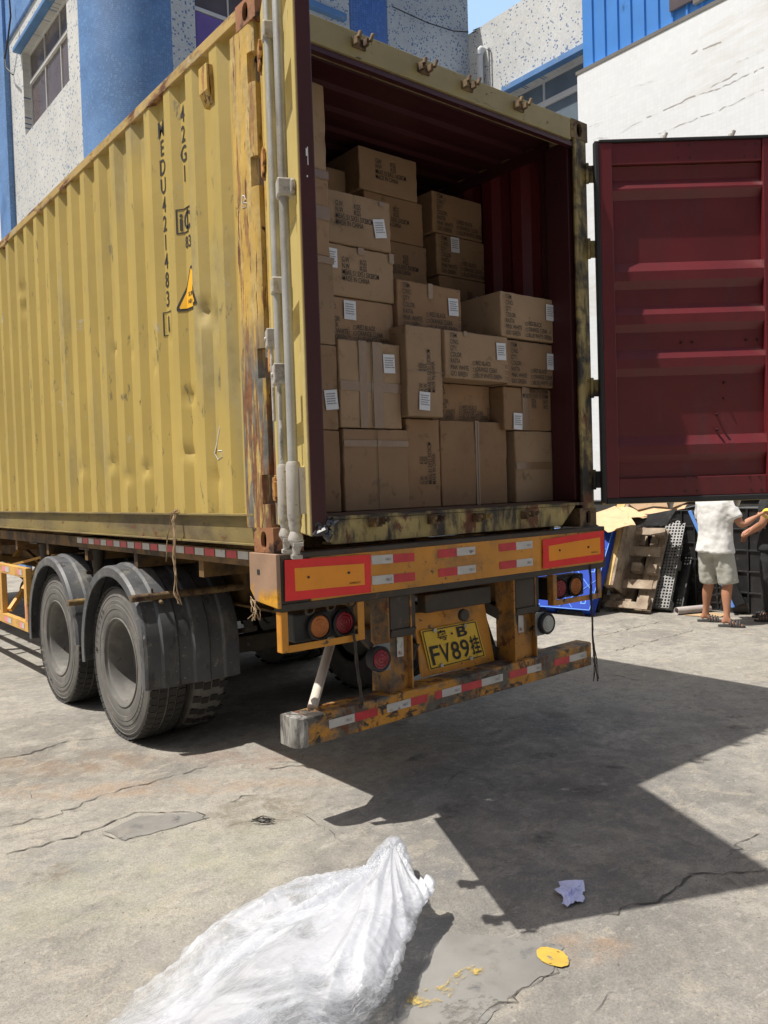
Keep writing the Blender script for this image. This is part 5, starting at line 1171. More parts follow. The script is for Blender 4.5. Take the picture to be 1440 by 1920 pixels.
# blue plastic pallet
Fb = lean_frame(G(1106, 1158), 36)
mb = MB(); mb.M = Fb; W_, H_ = 1.15, 1.15
mb.box(0, W_, 0, .025, 0, H_)
for x in (0, .5, 1.03): mb.box(x, x+.12, .025, .14, 0, H_)
dzb = lift(mb); mb.v = [v+Vector((0, 0, dzb)) for v in mb.v]; bp = mb.build('plastic_pallet', M['blueplas'], bevel=.006); tag(bp, 'dark blue plastic pallet leaning at the left of the row, behind the rear beam', 'pallet')
mb = MB(); mb.M = Fb
for i in range(5):
    for j in range(5):
        x, z = .08+i*.22, .08+j*.22
        if (i+j) % 2 == 0:
            for (a, b, c, d) in ((0, .07, 0, .014), (0, .07, .056, .07), (0, .014, .014, .056), (.056, .07, .014, .056)): mb.box(x+a, x+b, -.004, -.001, z+c, z+d)
        else:
            mb.bar((x-.06, -.004, z-.06), (x+.12, -.004, z+.12), .008, .006, (0, 1, 0)); mb.bar((x-.06, -.005, z+.12), (x+.12, -.005, z-.06), .008, .006, (0, 1, 0));
for (a, b, c, d) in ((0, W_, H_-.01, H_), (0, .01, 0, H_), (0, W_, 0, .01)): mb.box(a, b, -.006, -.002, c, d)
mb.v = [v+Vector((0, 0, dzb)) for v in mb.v]; o = mb.build('deck_ribs', M['bluepale'], None); 
def adopt(o, p): o.parent = p; o.location = o.location-p.location; return o
adopt(o, bp)
mb = MB(); mb.M = lean_frame(G(1116, 1152)+Vector((.06, .04, 0)), 30)
for (a, b, c, d) in ((-.02, .5, 1.05, 1.07), (-.02, -.0, .8, 1.05), (-.02, -.0, .2, .6)): mb.box(a, b, -.0, .02, c, d)
for k in range(9): mb.box(.02, .5, .03, .05, .1+k*.11, .13+k*.11)
mb.box(0, .9, .05, .12, 0, 1.05)
o = mb.build('plastic_pallet', M['greyplas']); o.data.materials.clear(); o.data.materials.append(M['blackplas']); tag(o, 'black plastic pallet between the blue pallet and the plank with the golden edge', 'pallet'); o.location.z = ZG
# plank like pallet edge with golden face
Fp = lean_frame(G(1146, 1150), 27)
mb = MB(); mb.M = Fp; mb.box(-.03, .10, 0, .09, 0, 1.12); mb.box(.10, .14, .02, .8, .02, 1.05); mb.box(-.03, -.0, .09, .7, 0, 1.0)
d_ = lift(mb); mb.v = [v+Vector((0, 0, d_)) for v in mb.v]; pk = mb.build('wooden_pallet', M['wood'], bevel=.005); tag(pk, 'wooden pallet seen edge on with a golden sunlit strip down it', 'pallet')
mb = MB(); mb.M = Fp
zz = [0, .2, .4, .6, .8, .95, 1.05, 1.12]; cx_ = [.03, .035, .03, .02, .035, .06, .075, .06]; ww_ = [.026, .028, .03, .028, .03, .03, .05, .06]
mb.loft([[(c-w_2, -.008, z), (c+w_2, -.010, z), (c+w_2, -.001, z), (c-w_2, -.001, z)] for z, c, w_2 in zip(zz, cx_, ww_)]); mb.v = [v+Vector((0, 0, d_)) for v in mb.v]; adopt(mb.build('plywood_strip', M['woodyel']), pk)
# two weathered wooden pallets
def wooden(Fm, W_, H_, T_, label):
    mb = MB(); mb.M = Fm; rnd = random.Random(label)
    for j, z in enumerate((.0, .25, .50, .75, .98)): mb.box(0, W_, 0, .022, z, z+.10)
    m2 = MB(); m2.M = Fm
    for i, x in enumerate((0, W_/2-.05, W_-.10)): 
        mb.box(x, x+.095, T_-.022, T_, 0, H_)
        for z in (.0, .49, H_-.14): m2.box(x, x+.095, .023, T_-.023, z, z+.14)
    d_ = lift(mb); mb.v = [v+Vector((0, 0, d_)) for v in mb.v]; m2.v = [v+Vector((0, 0, d_)) for v in m2.v]
    o = mb.build('wooden_pallet', M['wood'], bevel=.004); tag(o, label, 'pallet'); adopt(m2.build('blocks', M['wood'], bevel=.004), o); return o
Fm = lean_frame(G(1214, 1153), 33); W_ = .54
mb = MB(); mb.M = Fm
for z, h in ((.0, .09), (.27, .12), (.72, .13), (1.02, .10)): mb.box(.0, W_, -.02, .0, z, z+h)
for x, w_2 in ((0, .10), (.105, .10), (.40, .11)): mb.box(x, x+w_2, .085, .105, 0, 1.15)
mb.box(0, W_, .106, .13, .45, .55)
d_ = lift(mb); mb.v = [v+Vector((0, 0, d_)) for v in mb.v]; wp = mb.build('wooden_pallet', M['wood'], bevel=.004); tag(wp, 'weathered wooden pallet with wide lit boards, leaning in the middle of the row', 'pallet')
for (x, z, h) in ((.02, .09, .10), (.23, .03, .10), (.40, .09, .10), (.01, .50, .12), (.20, .51, .11), (.40, .51, .10), (.02, 1.03, .1), (.40, 1.03, .1)):
    mb = MB(); mb.M = Fm; mb.box(x, x+.12, .001 if z != .51 else -.03, .084, z, z+h); mb.v = [v+Vector((0, 0, d_)) for v in mb.v]; adopt(mb.build('block', M['wood'], bevel=.005), wp)
Fm2 = lean_frame(G(1180, 1148)+Vector((.10, .06, 0)), 33); mb = MB(); mb.M = Fm2
for z in (.02, .3, .58, .86, 1.02): mb.box(.0, .5, 0, .02, z, z+.11)
mb.box(0, .1, .021, .11, 0, 1.13); mb.box(.4, .5, .021, .11, 0, 1.13); d2_ = lift(mb); mb.v = [v+Vector((0, 0, d2_)) for v in mb.v]
tag(mb.build('wooden_pallet', M['wood'], bevel=.004), 'shaded wooden pallet just behind the one with the wide lit boards', 'pallet')
# black lattice pallet
grid_pallet('plastic_pallet', lean_frame(G(1254, 1150), 30), .36, 1.22, 'greyplas', 'black plastic lattice pallet standing right of the wooden pallets', 9, 30)
mb = MB(); mb.M = lean_frame(G(1266, 1150)+Vector((.17, .03, 0)), 30); mb.box(-.02, .6, .02, .12, .0, 1.12); o = mb.build('plastic_pallet', M['blackplas'], bevel=.01); o.location.z = ZG; tag(o, 'dark plastic pallet directly behind the black lattice pallet', 'pallet')
# dark boxes and crates between the lattice pallet and the man
c0 = G(1290, 1145)
def slab(name, c, rz, tilt, w_, t_, h_, m_, label, cat, holes=0, axis='Y'):
    """slatted hollow panel, standing and tilted"""
    F_ = Matrix.Translation(c) @ Matrix.Rotation(math.radians(rz), 4, 'Z') @ Matrix.Rotation(math.radians(tilt), 4, axis)
    mb = MB(); mb.M = F_; mb.box(-w_/2, w_/2, .01, t_-.01, 0, h_)
    if holes:
        for i in range(holes+1): x = -w_/2+w_*i/holes; mb.box(x-.012, x+.012, -.012, .009, .0, h_)
        nz = int(h_/(w_/holes)); 
        for j in range(nz+1): z = h_*j/nz; mb.box(-w_/2, w_/2, -.010, .008, max(0, z-.012), min(h_, z+.012))
    d_ = lift(mb); mb.v = [v+Vector((0, 0, d_)) for v in mb.v]; o = mb.build(name, M[m_], bevel=.006); return tag(o, label, cat)
slab('plastic_crate', c0+Vector((.35, .1, 0)), -60, -12, .55, .4, 1.18, 'blackplas', 'tall black plastic crate stood on end behind the blue framed pallet', 'crate', 5)
slab('plastic_crate', c0+Vector((.55, .75, 0)), -50, 8, .7, .4, 1.0, 'blackplas', 'black plastic crate behind the lattice pallet', 'crate', 4)
# blue framed pallet leaning the other way
pT, pB = on(1293, 968, G(1318, 1150), Ld), on(1375, 1150, G(1318, 1150), Ld)
hv = (pT-pB); Hh = hv.length; hv.normalize(); nn = Ld; wv = Vector((.88, .47, 0)); wv = (wv-hv*wv.dot(hv)).normalized(); tv = hv.cross(wv).normalized()
mb = MB(); mb.M = Matrix(((wv.x, tv.x, hv.x, pB.x), (wv.y, tv.y, hv.y, pB.y), (wv.z, tv.z, hv.z, pB.z), (0, 0, 0, 1)))
mb.box(0, .05, -.02, .02, 0, Hh); mb.box(.05, .75, -.02, .02, Hh-.16, Hh); mb.box(.05, .75, -.02, .02, 0, .14)
d_ = lift(mb); mb.v = [v+Vector((0, 0, d_)) for v in mb.v]; o = mb.build('plastic_pallet', M['bluepale'], bevel=.006); tag(o, 'pale blue edged pallet leaning to the left behind the man in white', 'pallet')
mb = MB(); mb.M = Matrix(((wv.x, tv.x, hv.x, pB.x), (wv.y, tv.y, hv.y, pB.y), (wv.z, tv.z, hv.z, pB.z), (0, 0, 0, 1))); mb.box(.051, .75, .021 if tv.x > 0 else -.14, .14 if tv.x > 0 else -.021, .0, Hh-.02)
for k in range(8): mb.box(.055, .75, -.015, .015, .18+k*.1, .21+k*.1)
mb.v = [v+Vector((0, 0, d_)) for v in mb.v]; adopt(mb.build('pallet_body', M['blackplas'], bevel=.004), o)
# black pallets stacked upright to the right of the man
for k in range(3):
    p = G(1395+k*10, 1147)+Vector((.05+.17*k, -.08*k, 0))
    slab('plastic_pallet', p, -62, -2+k, 1.0 if k else .8, .14, 1.17-.02*k, 'blackplas', ('black slotted pallet standing upright beside the man in white, nearest of three', 'black slotted pallet standing upright, middle of the three right of the man in white', 'black slotted pallet standing upright, farthest of the three right of the man')[k], 'pallet', 9-k)
# heap behind and the sheets of cardboard laid over it
slab('plastic_crate', Vector((7.25, 3.4, 0)), -90, 0, 1.6, .6, 1.12, 'blackplas', 'wide black plastic crate under the sunlit cardboard sheets', 'crate', 8)
slab('plastic_crate', Vector((7.35, 2.2, 0)), -90, 0, .7, .5, 1.22, 'blackplas', 'black plastic crate against the wall behind the row of pallets', 'crate', 4)
slab('plastic_crate', Vector((7.3, 1.0, 0)), -90, 0, 1.5, .5, 1.25, 'blackplas', 'wide dark crate against the wall behind the man in white', 'crate', 6)
Ps, Ns = Vector((6.75, 2.9, -.08)), Vector((-.50, -.16, .85)).normalized()
def flat_sheet(pix, P, Nn, th, m_, label, sub=4, wav=.012, cat='cardboard', name='cardboard_sheet'):
    pts = [on(px, py, P, Nn) for px, py in pix]; out = []
    for i in range(len(pts)):
        a, b = pts[i], pts[(i+1) % len(pts)]
        for k in range(sub): out.append(a.lerp(b, k/sub)+Nn*random.uniform(-wav, wav))
    mb = MB(); mb.loft([out, [p+Nn*th for p in out]]); o = mb.build(name, M[m_]); return tag(o, label, cat)
flat_sheet([(1100, 968), (1119, 962), (1153, 949), (1158, 952), (1182, 951), (1196, 958), (1230, 954), (1290, 945), (1284, 953), (1232, 964), (1205, 972), (1183, 970), (1192, 985), (1162, 990), (1140, 999), (1118, 982), (1100, 983)], Ps, Ns, .006, 'sheet', 'large torn sunlit cardboard sheet draped over the heap of pallets')
flat_sheet([(1180, 946), (1290, 941), (1262, 952), (1225, 950), (1196, 957)], Ps+Ns*.03, Ns, .006, 'card3', 'smaller grey brown cardboard sheet lying on top of the large sunlit one', 3, .004)
flat_sheet([(1183, 970), (1230, 962), (1270, 954), (1250, 985), (1195, 988)], Ps-Ns*.10, Vector((-.9, .1, .3)).normalized(), .006, 'blackplas', 'dark plastic sheet hanging under the right end of the cardboard', 3, .004, 'plastic sheet', 'plastic_sheet')
# things on the ground by the man
ta, tb_ = G(1268, 1153)+Vector((0, 0, .045)), G(1300, 1147)+Vector((.12, -.14, .045))
mb = MB(); ax_ = (tb_-ta); L_ = ax_.length; mb.lathe([(.036, .004), (.045, 0), (.046, .01), (.046, L_), (.036, L_), (.036, .004)], ta, ax_, 24); o = mb.build('cardboard_tube', M['tubegrey'], smooth=40); tag(o, 'grey cardboard tube lying on the ground left of the man in white', 'tube')
mb = MB(); lump(mb, [G(*p) for p in ((1283, 1155), (1312, 1152), (1340, 1150), (1368, 1153), (1350, 1158), (1318, 1157))], ZG+.012, .004, 2); n = len(mb.v); mb2 = MB(); mb2.loft([[v-Vector((0, 0, .007)) for v in mb.v], [v.copy() for v in mb.v]]); o = mb2.build('cardboard_sheet', M['sheet']); tag(o, 'flat tan cardboard on the ground at the feet of the man in white', 'cardboard')
# low dark shelf and pillar on the wall seen under the door
mb = MB(); p = X_(1395, 960, YW-.1); mb.box(YW-.35, YW-.002, -1.6, 1.0, -.30, .22); o = mb.build('wall_cabinet', M['greywall'], bevel=.01); o.location.z = ZG+.9; tag(o, 'grey stained cabinet against the wall, just under the right door', 'cabinet')
# black wire tangle, crumpled paper
mb = MB(); c0 = G(487, 1543, .01); pts = [c0]
for k in range(26): a = k*1.3; pts.append(c0+Vector((.06*math.cos(a)*random.uniform(.3, 1)+.02, -.045*math.cos(a)*random.uniform(.3, 1)+.02*math.sin(a), random.uniform(.0, .02))))
mb.tube(pts, .0018, 5); o = mb.build('wire_tangle', M['black']); tag(o, 'small tangle of black wire in the pothole left of the bubble wrap', 'wire')
mb = MB(); rg = random.Random(11)
for _ in range(260):
    c_g = G(rg.uniform(0, 1440), rg.uniform(1250, 1919)); r_g = rg.uniform(.0015, .0045)
    pts_g = [c_g+Vector((r_g*math.cos(a)*rg.uniform(.6, 1.3), r_g*math.sin(a)*rg.uniform(.6, 1.3), .001)) for a in (0, 1.3, 2.5, 3.8, 5.0)]; top_g = mb.V(c_g+Vector((0, 0, r_g*1.1))); idx_g = [mb.V(p) for p in pts_g]
    for k in range(5): mb.F(idx_g[k], idx_g[(k+1) % 5], top_g)
o = mb.build('grit', mat('loose_grit', (.20, .185, .16), .9, var=.5, vs=30, b=0), fix=False); o['kind'] = 'stuff'; tag(o, 'loose specks of grit scattered over the concrete', 'grit')
mb = MB(); pix = [(1040, 1676), (1052, 1664), (1045, 1660), (1094, 1656), (1097, 1676), (1090, 1684), (1098, 1690), (1094, 1696), (1078, 1696), (1068, 1706), (1054, 1702), (1058, 1688)]
P = [G(*p) for p in pix]; cpt = sum(P, Vector())/len(P); ring2 = []
rnd = random.Random(5); n = len(P); rows = []
for k in range(n*3):
    a = P[k//3].lerp(P[(k//3+1) % n], (k % 3)/3); row = []
    for q in range(7):
        f = q/6; p = a.lerp(cpt, f); p = p+Vector((rnd.uniform(-.004, .004), rnd.uniform(-.004, .004), 0))*(f < 1)
        row.append(mb.V((p.x, p.y, ZG+.008+.016*f+(.016*(rnd.random()) if 0 < q < 6 else .012*rnd.random()))))
    rows.append(row)
for k in range(len(rows)):
    for q in range(6): mb.F(rows[k][q], rows[(k+1) % len(rows)][q], rows[(k+1) % len(rows)][q+1]); mb.F(rows[k][q], rows[(k+1) % len(rows)][q+1], rows[k][q+1])
o = mb.build('crumpled_paper', M['paper'], fix=False); tag(o, 'crumpled pale blue paper scrap lying in the shadow on the concrete', 'paper')

# ------------------------------------------------------------------ bubble wrap heap
def wrap_mat():
    m, t, bs = new_mat('bubble_wrap_plastic'); co = coords(t)
    bs.inputs['Base Color'].default_value = (.86, .88, .93, 1); bs.inputs['Roughness'].default_value = .12; bs.inputs['Specular IOR Level'].default_value = .9
    bs.inputs['Coat Weight'].default_value = 1.0; bs.inputs['Coat Roughness'].default_value = .16; bs.inputs['Coat IOR'].default_value = 1.8
    n0 = N(t, 'ShaderNodeTexNoise'); n0.inputs['Scale'].default_value = 3; n0.inputs['Detail'].default_value = 4; t.links.new(co, n0.inputs['Vector'])
    ad = N(t, 'ShaderNodeVectorMath', operation='MULTIPLY_ADD'); t.links.new(n0.outputs['Color'], ad.inputs[0]); ad.inputs[1].default_value = (.22, .22, .1); t.links.new(co, ad.inputs[2])
    mp = N(t, 'ShaderNodeMapping'); mp.inputs['Rotation'].default_value = (0, 0, math.radians(-40)); mp.inputs['Scale'].default_value = (1, 5, 1.5); t.links.new(ad.outputs[0], mp.inputs[0])
    def ridge(sc, vec, d=3):
        a = noise(t, vec, sc, d, .6); b = math2(t, 'ABSOLUTE', math2(t, 'SUBTRACT', a, .5), 0); return ramp(t, b, 0, .07, 1, 0)
    rA, rB = ridge(6, ad.outputs[0], 3), ridge(11, mp.outputs[0], 4)
    v = N(t, 'ShaderNodeTexVoronoi'); v.inputs['Scale'].default_value = 75; t.links.new(co, v.inputs['Vector'])
    b1 = bump(t, bs, rA, .35, .002); b2 = bump(t, bs, rB, .45, .0015, b1); nf = noise(t, mp.outputs[0], 38, 5, .75, None, 1.5); b2b = bump(t, bs, nf, .8, .006, b2); b3 = bump(t, bs, v.outputs['Distance'], .7, .004, b2b)
    for l_ in list(bs.inputs['Normal'].links): t.links.remove(l_)
    t.links.new(b2, bs.inputs['Normal'])
    t.links.new(b3, bs.inputs['Coat Normal'])
    tr = N(t, 'ShaderNodeBsdfTransparent'); tr.inputs[0].default_value = (.95, .97, .99, 1); tl = N(t, 'ShaderNodeBsdfTranslucent'); tl.inputs[0].default_value = (.88, .90, .95, 1); t.links.new(b2, tl.inputs['Normal'])
    m1 = N(t, 'ShaderNodeMixShader'); m1.inputs[0].default_value = .45; t.links.new(bs.outputs[0], m1.inputs[1]); t.links.new(tl.outputs[0], m1.inputs[2])
    m2 = N(t, 'ShaderNodeMixShader'); out = [n for n in t.nodes if n.type == 'OUTPUT_MATERIAL'][0]
    lw = N(t, 'ShaderNodeLayerWeight'); lw.inputs[0].default_value = .35; t.links.new(b2, lw.inputs['Normal'])
    k = math2(t, 'ADD', ramp(t, noise(t, co, 3.2, 5, .6, None, 1.0, (4, 4, 4)), .42, .56, .10, .82), math2(t, 'MULTIPLY', lw.outputs['Facing'], .5))
    zz_ = ramp(t, sep(t, co)[2], ZG+.03, ZG+.14, .35, 1.0); k = math2(t, 'MULTIPLY', k, zz_); k = math2(t, 'ADD', k, math2(t, 'MULTIPLY', rB, .22)); k = math2(t, 'MINIMUM', k, .96); t.links.new(k, m2.inputs[0])
    t.links.new(tr.outputs[0], m2.inputs[1]); t.links.new(m1.outputs[0], m2.inputs[2]); t.links.new(m2.outputs[0], out.inputs['Surface'])
    return m
M['wrap'] = wrap_mat()
from mathutils import noise as mn
RIM = [(160, 1965, .02), (215, 1912, .04), (265, 1865, .05), (325, 1822, .06), (350, 1790, .03), (385, 1755, .02), (425, 1722, .03), (470, 1703, .04), (500, 1694, .04), (555, 1676, .03), (610, 1662, .03), (660, 1645, .05), (688, 1622, .07),
       (702, 1598, .10), (718, 1578, .13), (735, 1567, .15), (757, 1580, .14), (768, 1606, .12), (778, 1640, .13), (792, 1652, .14), (803, 1643, .15), (816, 1655, .14), (806, 1680, .14), (786, 1712, .13), (774, 1750, .12), (757, 1782, .11), (746, 1822, .11), (731, 1865, .10), (703, 1905, .07), (672, 1950, .04), (640, 2010, .03), (420, 2080, .03), (230, 2060, .02)]
OUT = [G(px, py, h) for px, py, h in RIM]
APX = G(737, 1600, .15)
def wrap_layer(amp, off, drop, shrink=0.0, nr=72, per=12):
    ring = []; n = len(OUT)
    for i in range(n):
        a, b = OUT[i], OUT[(i+1) % n]; p_, q_ = OUT[i-1], OUT[(i+2) % n]
        for k in range(per):
            t = k/per; ring.append(.5*((2*a)+(b-p_)*t+(2*p_-5*a+4*b-q_)*t*t+(3*a-p_-3*b+q_)*t**3))
    s0, s1 = G(370, 1950, .17), G(735, 1690, .19); sd = s1-s0; L2 = sd.length_squared
    mb = MB(); rows = []
    for i, p in enumerate(ring):
        t = max(0, min(1, (p-s0).dot(sd)/L2)); c = s0+sd*t; p = p+(c-p)*shrink; d = (p-c); d.z = 0; d.normalize()
        p = p+d*(.014*mn.noise(Vector((p.x*12, p.y*12, off)))+.012*mn.noise(Vector((p.x*40, p.y*40, off)))); row = []; W_ = (p-c).length
        for k in range(nr+1):
            f = k/nr; q = p.lerp(c, f); e = W_*f; g = min(1, e/.10); rel = q-APX; rel.z = 0; rho = rel.length; th = math.atan2(rel.y, rel.x)
            base = ZG+(p.z-ZG)*(1-min(1, f*1.3)**.7)+(c.z-ZG)*min(1, f*1.3)**.7
            thw = th+.10*mn.noise(Vector((rho*2.2, th*2, off+2)))
            f1 = 1-abs(mn.noise(Vector((thw*2.6+off, rho*.55, off))))*2.4; f2 = 1-abs(mn.noise(Vector((thw*7+off, rho*1.3, off+5))))*2.4; f3 = 1-abs(mn.noise(Vector((thw*19, rho*4.5, off+3))))*2; r4 = mn.noise(Vector((q.x*30, q.y*30, off)))
            A_ = min(1, .25+rho/.45)
            h = base-drop*g+amp*(.3+.7*g)*A_*(.085*(f1-.45)+.026*(f2-.4)+.006*f3)+.0015*r4
            row.append(mb.V((q.x, q.y, max(ZG+.003+.003*f3, h))))
        rows.append(row)
    m_ = len(rows)
    for i in range(m_):
        for k in range(nr): mb.F(rows[i][k], rows[(i+1) % m_][k], rows[(i+1) % m_][k+1], rows[i][k+1])
    return mb
mb = wrap_layer(.9, 8.1, 0); o = mb.build('bubble_wrap', M['wrap'], smooth=75, fix=False); tag(o, 'big crumpled heap of clear bubble wrap on the concrete in the foreground', 'bubble wrap')
mb = wrap_layer(.7, 11.7, .05, .04, 40, 8); adopt(mb.build('lower_layer', M['wrap'], smooth=75, fix=False), o)

# ------------------------------------------------------------------ people
def skin_body(name, chains, m, mat_w, parent=None, sub=2):
    """chains: list of [(point, (rx, ry)), ...]; a chain whose first point equals an existing one joins it"""
    V = []; E_ = []; Rr = []; key = {}
    for ch in chains:
        prev = None
        for p, r in ch:
            k = tuple(round(c, 4) for c in p)
            if k not in key: key[k] = len(V); V.append(mat_w @ Vector(p)); Rr.append(r if isinstance(r, tuple) else (r, r))
            i = key[k]
            if prev is not None and prev != i: E_.append((prev, i))
            prev = i
    me = bpy.data.meshes.new(name); me.from_pydata([tuple(v) for v in V], E_, []); o = bpy.data.objects.new('tmp', me); COL.objects.link(o)
    md = o.modifiers.new('skin', 'SKIN'); md.use_smooth_shade = True; md.branch_smoothing = .6
    if not me.skin_vertices: bpy.context.view_layer.objects.active = o; bpy.ops.mesh.customdata_skin_add()
    for i, r in enumerate(Rr): me.skin_vertices[0].data[i].radius = r; me.skin_vertices[0].data[i].use_root = (i == 0)
    s = o.modifiers.new('sub', 'SUBSURF'); s.levels = sub; s.render_levels = sub
    bpy.context.view_layer.update(); fm = bpy.data.meshes.new_from_object(o.evaluated_get(bpy.context.evaluated_depsgraph_get())); bpy.data.objects.remove(o); fm.name = name
    fm.materials.clear(); fm.materials.append(m); fm.shade_smooth(); r_ = bpy.data.objects.new(name, fm); COL.objects.link(r_)
    if parent: r_.parent = parent; r_.location = -parent.location
    return r_
def cloth(name, mb, m, parent, vox=.014, wr=.014, size=.12):
    o = mb.build('tmp', m, parent); rm = o.modifiers.new('r', 'REMESH'); rm.mode = 'VOXEL'; rm.voxel_size = vox
    sm = o.modifiers.new('s', 'SMOOTH'); sm.iterations = 5; sm.factor = .5
    bpy.context.view_layer.update(); fm = bpy.data.meshes.new_from_object(o.evaluated_get(bpy.context.evaluated_depsgraph_get()))
    loc = o.location.copy(); bpy.data.objects.remove(o)
    for v in fm.vertices:
        p = v.co; q = Vector((p.x*9, p.y*9, p.z*4)); f = 1-abs(mn.noise(q)*2); g = mn.noise(p*22); v.co = p+v.normal*(wr*(f-.5)+wr*.35*g)
    fm.materials.clear(); fm.materials.append(m); fm.shade_smooth(); r_ = bpy.data.objects.new(name, fm); COL.objects.link(r_); r_.parent = parent; r_.location = loc; return r_
def ell(c, rx, ry, n=20, tilt=0): return [(c[0]+rx*math.cos(2*math.pi*k/n), c[1]+ry*math.sin(2*math.pi*k/n), c[2]+tilt*math.cos(2*math.pi*k/n)) for k in range(n)]
def limb_rings(pts, n=14):
    """pts: (point, radius) ; rings square to the path"""
    out = []; a = None
    for i, (p, r) in enumerate(pts):
        d = (Vector(pts[min(i+1, len(pts)-1)][0])-Vector(pts[max(i-1, 0)][0])).normalized(); a = d.orthogonal().normalized() if a is None else (a-d*a.dot(d)).normalized(); b = d.cross(a)
        out.append([tuple(Vector(p)+(a*math.cos(2*math.pi*k/n)+b*math.sin(2*math.pi*k/n))*r) for k in range(n)])
    return out
def person(pos, F, feet, knees, elbows, hands, label, m_shirt, m_low, low_hem, hem, sleeve):
    root = thing('person', (pos.x, pos.y, ZG), label, 'person'); F = Vector((F[0], F[1], 0)).normalized(); R_ = Vector((F.y, -F.x, 0))
    Wm = Matrix(((R_.x, F.x, 0, pos.x), (R_.y, F.y, 0, pos.y), (0, 0, 1, ZG), (0, 0, 0, 1)))
    ch = [[((0, 0, .90), (.145, .10)), ((0, .0, 1.02), (.13, .095)), ((0, .005, 1.20), (.15, .10)), ((0, 0, 1.34), (.13, .09)), ((0, -.005, 1.43), (.052, .052)), ((0, .01, 1.49), (.055, .06)), ((0, .02, 1.55), (.072, .088)), ((0, .015, 1.62), (.076, .095)), ((0, .005, 1.68), (.055, .07))],
          [((0, .02, 1.55), (.072, .088)), ((0, .118, 1.55), (.012, .014))], [((0, .02, 1.55), (.072, .088)), ((.082, .005, 1.55), (.008, .014))], [((0, .02, 1.55), (.072, .088)), ((-.082, .005, 1.55), (.008, .014))]]
    for s, (fx, fy, fa), kn in ((-1, feet[0], knees[0]), (1, feet[1], knees[1])):
        d = Vector((math.sin(math.radians(fa)), math.cos(math.radians(fa)), 0)); a = Vector((fx, fy, .085)); k = Vector(kn); cal = k.lerp(a, .33)-d*.012
        ch.append([((0, 0, .90), (.145, .10)), ((s*.095, 0, .84), (.10, .10)), (tuple(Vector((s*.095, 0, .84)).lerp(k, .5)), (.078, .08)), (tuple(k), (.056, .058)), (tuple(cal), (.056, .06)), (tuple(k.lerp(a, .72)), (.038, .04)), (tuple(a), (.034, .036)),
                   (tuple(a+d*.05+Vector((0, 0, -.045))), (.034, .028)), (tuple(a+d*.13+Vector((0, 0, -.062))), (.040, .018)), (tuple(a+d*.165+Vector((0, 0, -.066))), (.034, .012))])
        ch.append([(tuple(a), (.034, .036)), (tuple(a-d*.045+Vector((0, 0, -.048))), (.028, .026))])
    for s, el, ha in ((-1, elbows[0], hands[0]), (1, elbows[1], hands[1])):
        sh = Vector((s*.175, 0, 1.375)); el = Vector(el); ha = Vector(ha); d = (ha-el).normalized()
        ch.append([((0, 0, 1.34), (.13, .09)), (tuple(sh), (.055, .055)), (tuple(sh.lerp(el, .5)), (.052, .052)), (tuple(el), (.044, .044)), (tuple(el.lerp(ha, .35)), (.045, .043)), (tuple(ha), (.028, .030)), (tuple(ha+d*.05), (.036, .020))])
        sd = d.cross(Vector((0, 0, 1))).normalized()*s; palm = ha+d*.05
        for q, ln in ((-.026, .062), (-.009, .072), (.009, .068), (.026, .052)):
            b = palm+d*.03+sd*q; c = b+d*ln*.5+Vector((0, 0, -.012)); e = c+d*ln*.3+Vector((0, 0, -.03))
            ch.append([(tuple(palm), (.032, .018)), (tuple(b), .0095), (tuple(c), .0085), (tuple(e), .007)])
        b = ha+d*.03-sd*.032; ch.append([(tuple(ha), (.024, .026)), (tuple(b), .011), (tuple(b+d*.03-sd*.012+Vector((0, 0, .012))), .009)])
    body = skin_body('body', ch, M['skin'], Wm, root)
    mb = MB(); mb.M = Wm   # hair cap
    rings = [[(.092*math.sin(t)*math.cos(a), -.004+.112*math.sin(t)*math.sin(a), 1.625+.095*math.cos(t)-(.05 if math.sin(a) < .2 and t > 1.2 else 0)) for a in [2*math.pi*k/20 for k in range(20)]] for t in (.05, .4, .8, 1.2, 1.6, 1.75)]
    mb.loft(rings); mb.build('hair', M['hair'], root, smooth=80)
    mb = MB(); mb.M = Wm   # shirt
    mb.loft([ell((0, -.01, hem), .222, .165, tilt=-.01), ell((0, -.01, hem+.08), .205, .152), ell((0, .0, 1.05), .195, .135), ell((0, .0, 1.2), .205, .135), ell((0, 0, 1.32), .21, .122), ell((0, -.005, 1.39), .16, .09), ell((0, -.005, 1.435), .075, .07)])
    for s, el in ((-1, elbows[0]), (1, elbows[1])):
        sh = Vector((s*.14, 0, 1.36)); el = Vector(el); mb.loft(limb_rings([(tuple(sh), .085), (tuple(sh.lerp(el, .25)), .078), (tuple(sh.lerp(el, sleeve*.6)), .076), (tuple(sh.lerp(el, sleeve)), .074)]))
    cloth('shirt', mb, m_shirt, root)
    mb = MB(); mb.M = Wm   # shorts or trousers
    mb.loft([ell((0, 0, 1.0), .165, .12), ell((0, -.005, .90), .178, .138), ell((0, -.01, .80), .185, .14), ell((0, -.005, .755), .17, .12)])
    for s, (fx, fy, fa), kn in ((-1, feet[0], knees[0]), (1, feet[1], knees[1])):
        h = Vector((s*.088, -.005, .84)); k = Vector(kn); t = (h.z-low_hem)/(h.z-k.z); a = Vector((fx, fy, .085))
        if t <= 1.2: mb.loft(limb_rings([(tuple(h), .105), (tuple(h.lerp(k, t*.4)), .108), (tuple(h.lerp(k, t*.75)), .106), (tuple(h.lerp(k, t)), .108)]))
        else: mb.loft(limb_rings([(tuple(h), .105), (tuple(h.lerp(k, .5)), .10), (tuple(k), .08), (tuple(k.lerp(a, .6)), .07), (tuple(k.lerp(a, .95)), .068)]))
    cloth('shorts' if low_hem > .3 else 'trousers', mb, m_low, root)
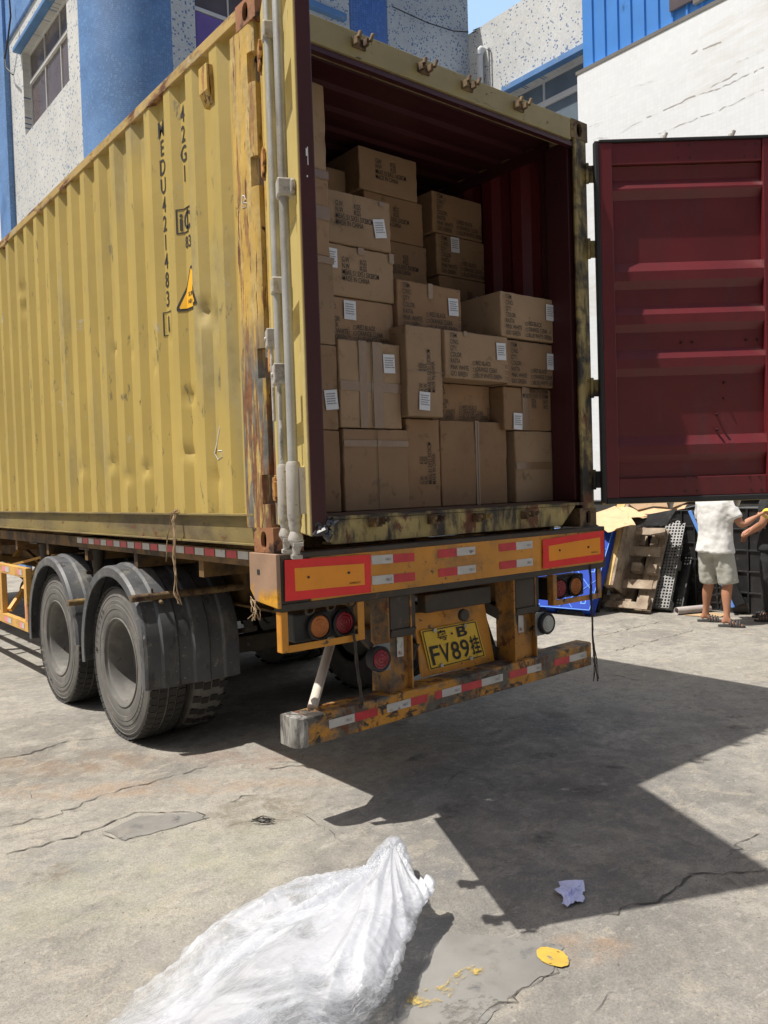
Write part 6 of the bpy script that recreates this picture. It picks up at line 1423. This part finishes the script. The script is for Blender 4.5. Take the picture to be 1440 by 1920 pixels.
    for (fx, fy, fa) in feet:
        d = Vector((math.sin(math.radians(fa)), math.cos(math.radians(fa)), 0)); s_ = Vector((d.y, -d.x, 0)); c = Vector((fx, fy, 0)); mb = MB(); mb.M = Wm; out = []
        for t, w_ in ((-.085, .018), (-.07, .034), (-.02, .036), (.05, .040), (.12, .048), (.165, .042), (.185, .02)): out.append((t, w_))
        pl = [c+d*t+s_*w_ for t, w_ in out]+[c+d*t-s_*w_ for t, w_ in reversed(out)]
        mb.loft([[p+Vector((0, 0, .001)) for p in pl], [p+Vector((0, 0, .022)) for p in pl]])
        for t in (.045, .075, .105, .130):
            pts = [c+d*t+s_*.044*math.cos(a)+Vector((0, 0, .018+(.072-t*.22)*math.sin(a))) for a in [math.pi*k/8 for k in range(9)]]; mb.tube(pts, .010, 6)
        mb.build('sandal', M['sandal'], root, smooth=40)
    return root, Wm
p1 = Vector((6.44, 1.42, 0))
man, Wm = person(p1, (.99, -.12), ((-.20, .07, 52), (.15, -.04, 58)), ((-.125, .06, .47), (.125, .03, .47)), ((-.27, .10, 1.09), (.285, .05, 1.09)), ((-.10, .33, 1.13), (.36, .22, 1.19)),
       'man in white t shirt and grey shorts seen from behind, holding a roll of tape', M['tshirt'], M['shorts'], .46, .80, .72)
h = Wm @ Vector((.36+.06, .22+.09, 1.215))
mb = MB(); mb.lathe([(.038, -.024), (.052, -.024), (.052, .024), (.038, .024), (.038, -.024)], h, Vector((.8, .3, .5)), 28); o = mb.build('tape_roll', M['tapeyel'], smooth=40); tag(o, 'yellow roll of packing tape in the hand of the man in white', 'tape')
mb = MB(); mb.box(-.03, .03, -.02, .02, -.025, .035); mb.v = [v+h+Vector((.03, -.085, .01)) for v in mb.v]; adopt(mb.build('red_tape_tab', M['tapered'], bevel=.01), o)
p2 = G(1450, 1163)
person(Vector((p2.x, p2.y, 0)), (-.35, .94), ((-.11, .0, -8), (.11, .05, 8)), ((-.10, .04, .48), (.10, .06, .48)), ((-.26, .06, 1.10), (.26, .06, 1.10)), ((-.10, .22, .98), (.12, .22, 1.02)),
       'person in a black shirt and dark trousers at the right edge of the photo', M['blackcloth'], M['blackcloth'], .05, .78, .62)

for o in SC.objects:
    g = {'pallet': 'pallets leaning along the wall', 'crate': 'black plastic crates against the wall', 'cardboard': 'loose cardboard sheets by the pallets', 'person': 'people working beside the pallets', 'building': 'buildings around the yard', 'twine': 'frayed twine hanging from the truck'}.get(o.get('category'))
    if o.parent is None and g and not o.get('group'): o['group'] = g
# lift everything so that the ground is z = 0
for o in list(SC.objects):
    if o.parent is None: o.location.z -= ZG
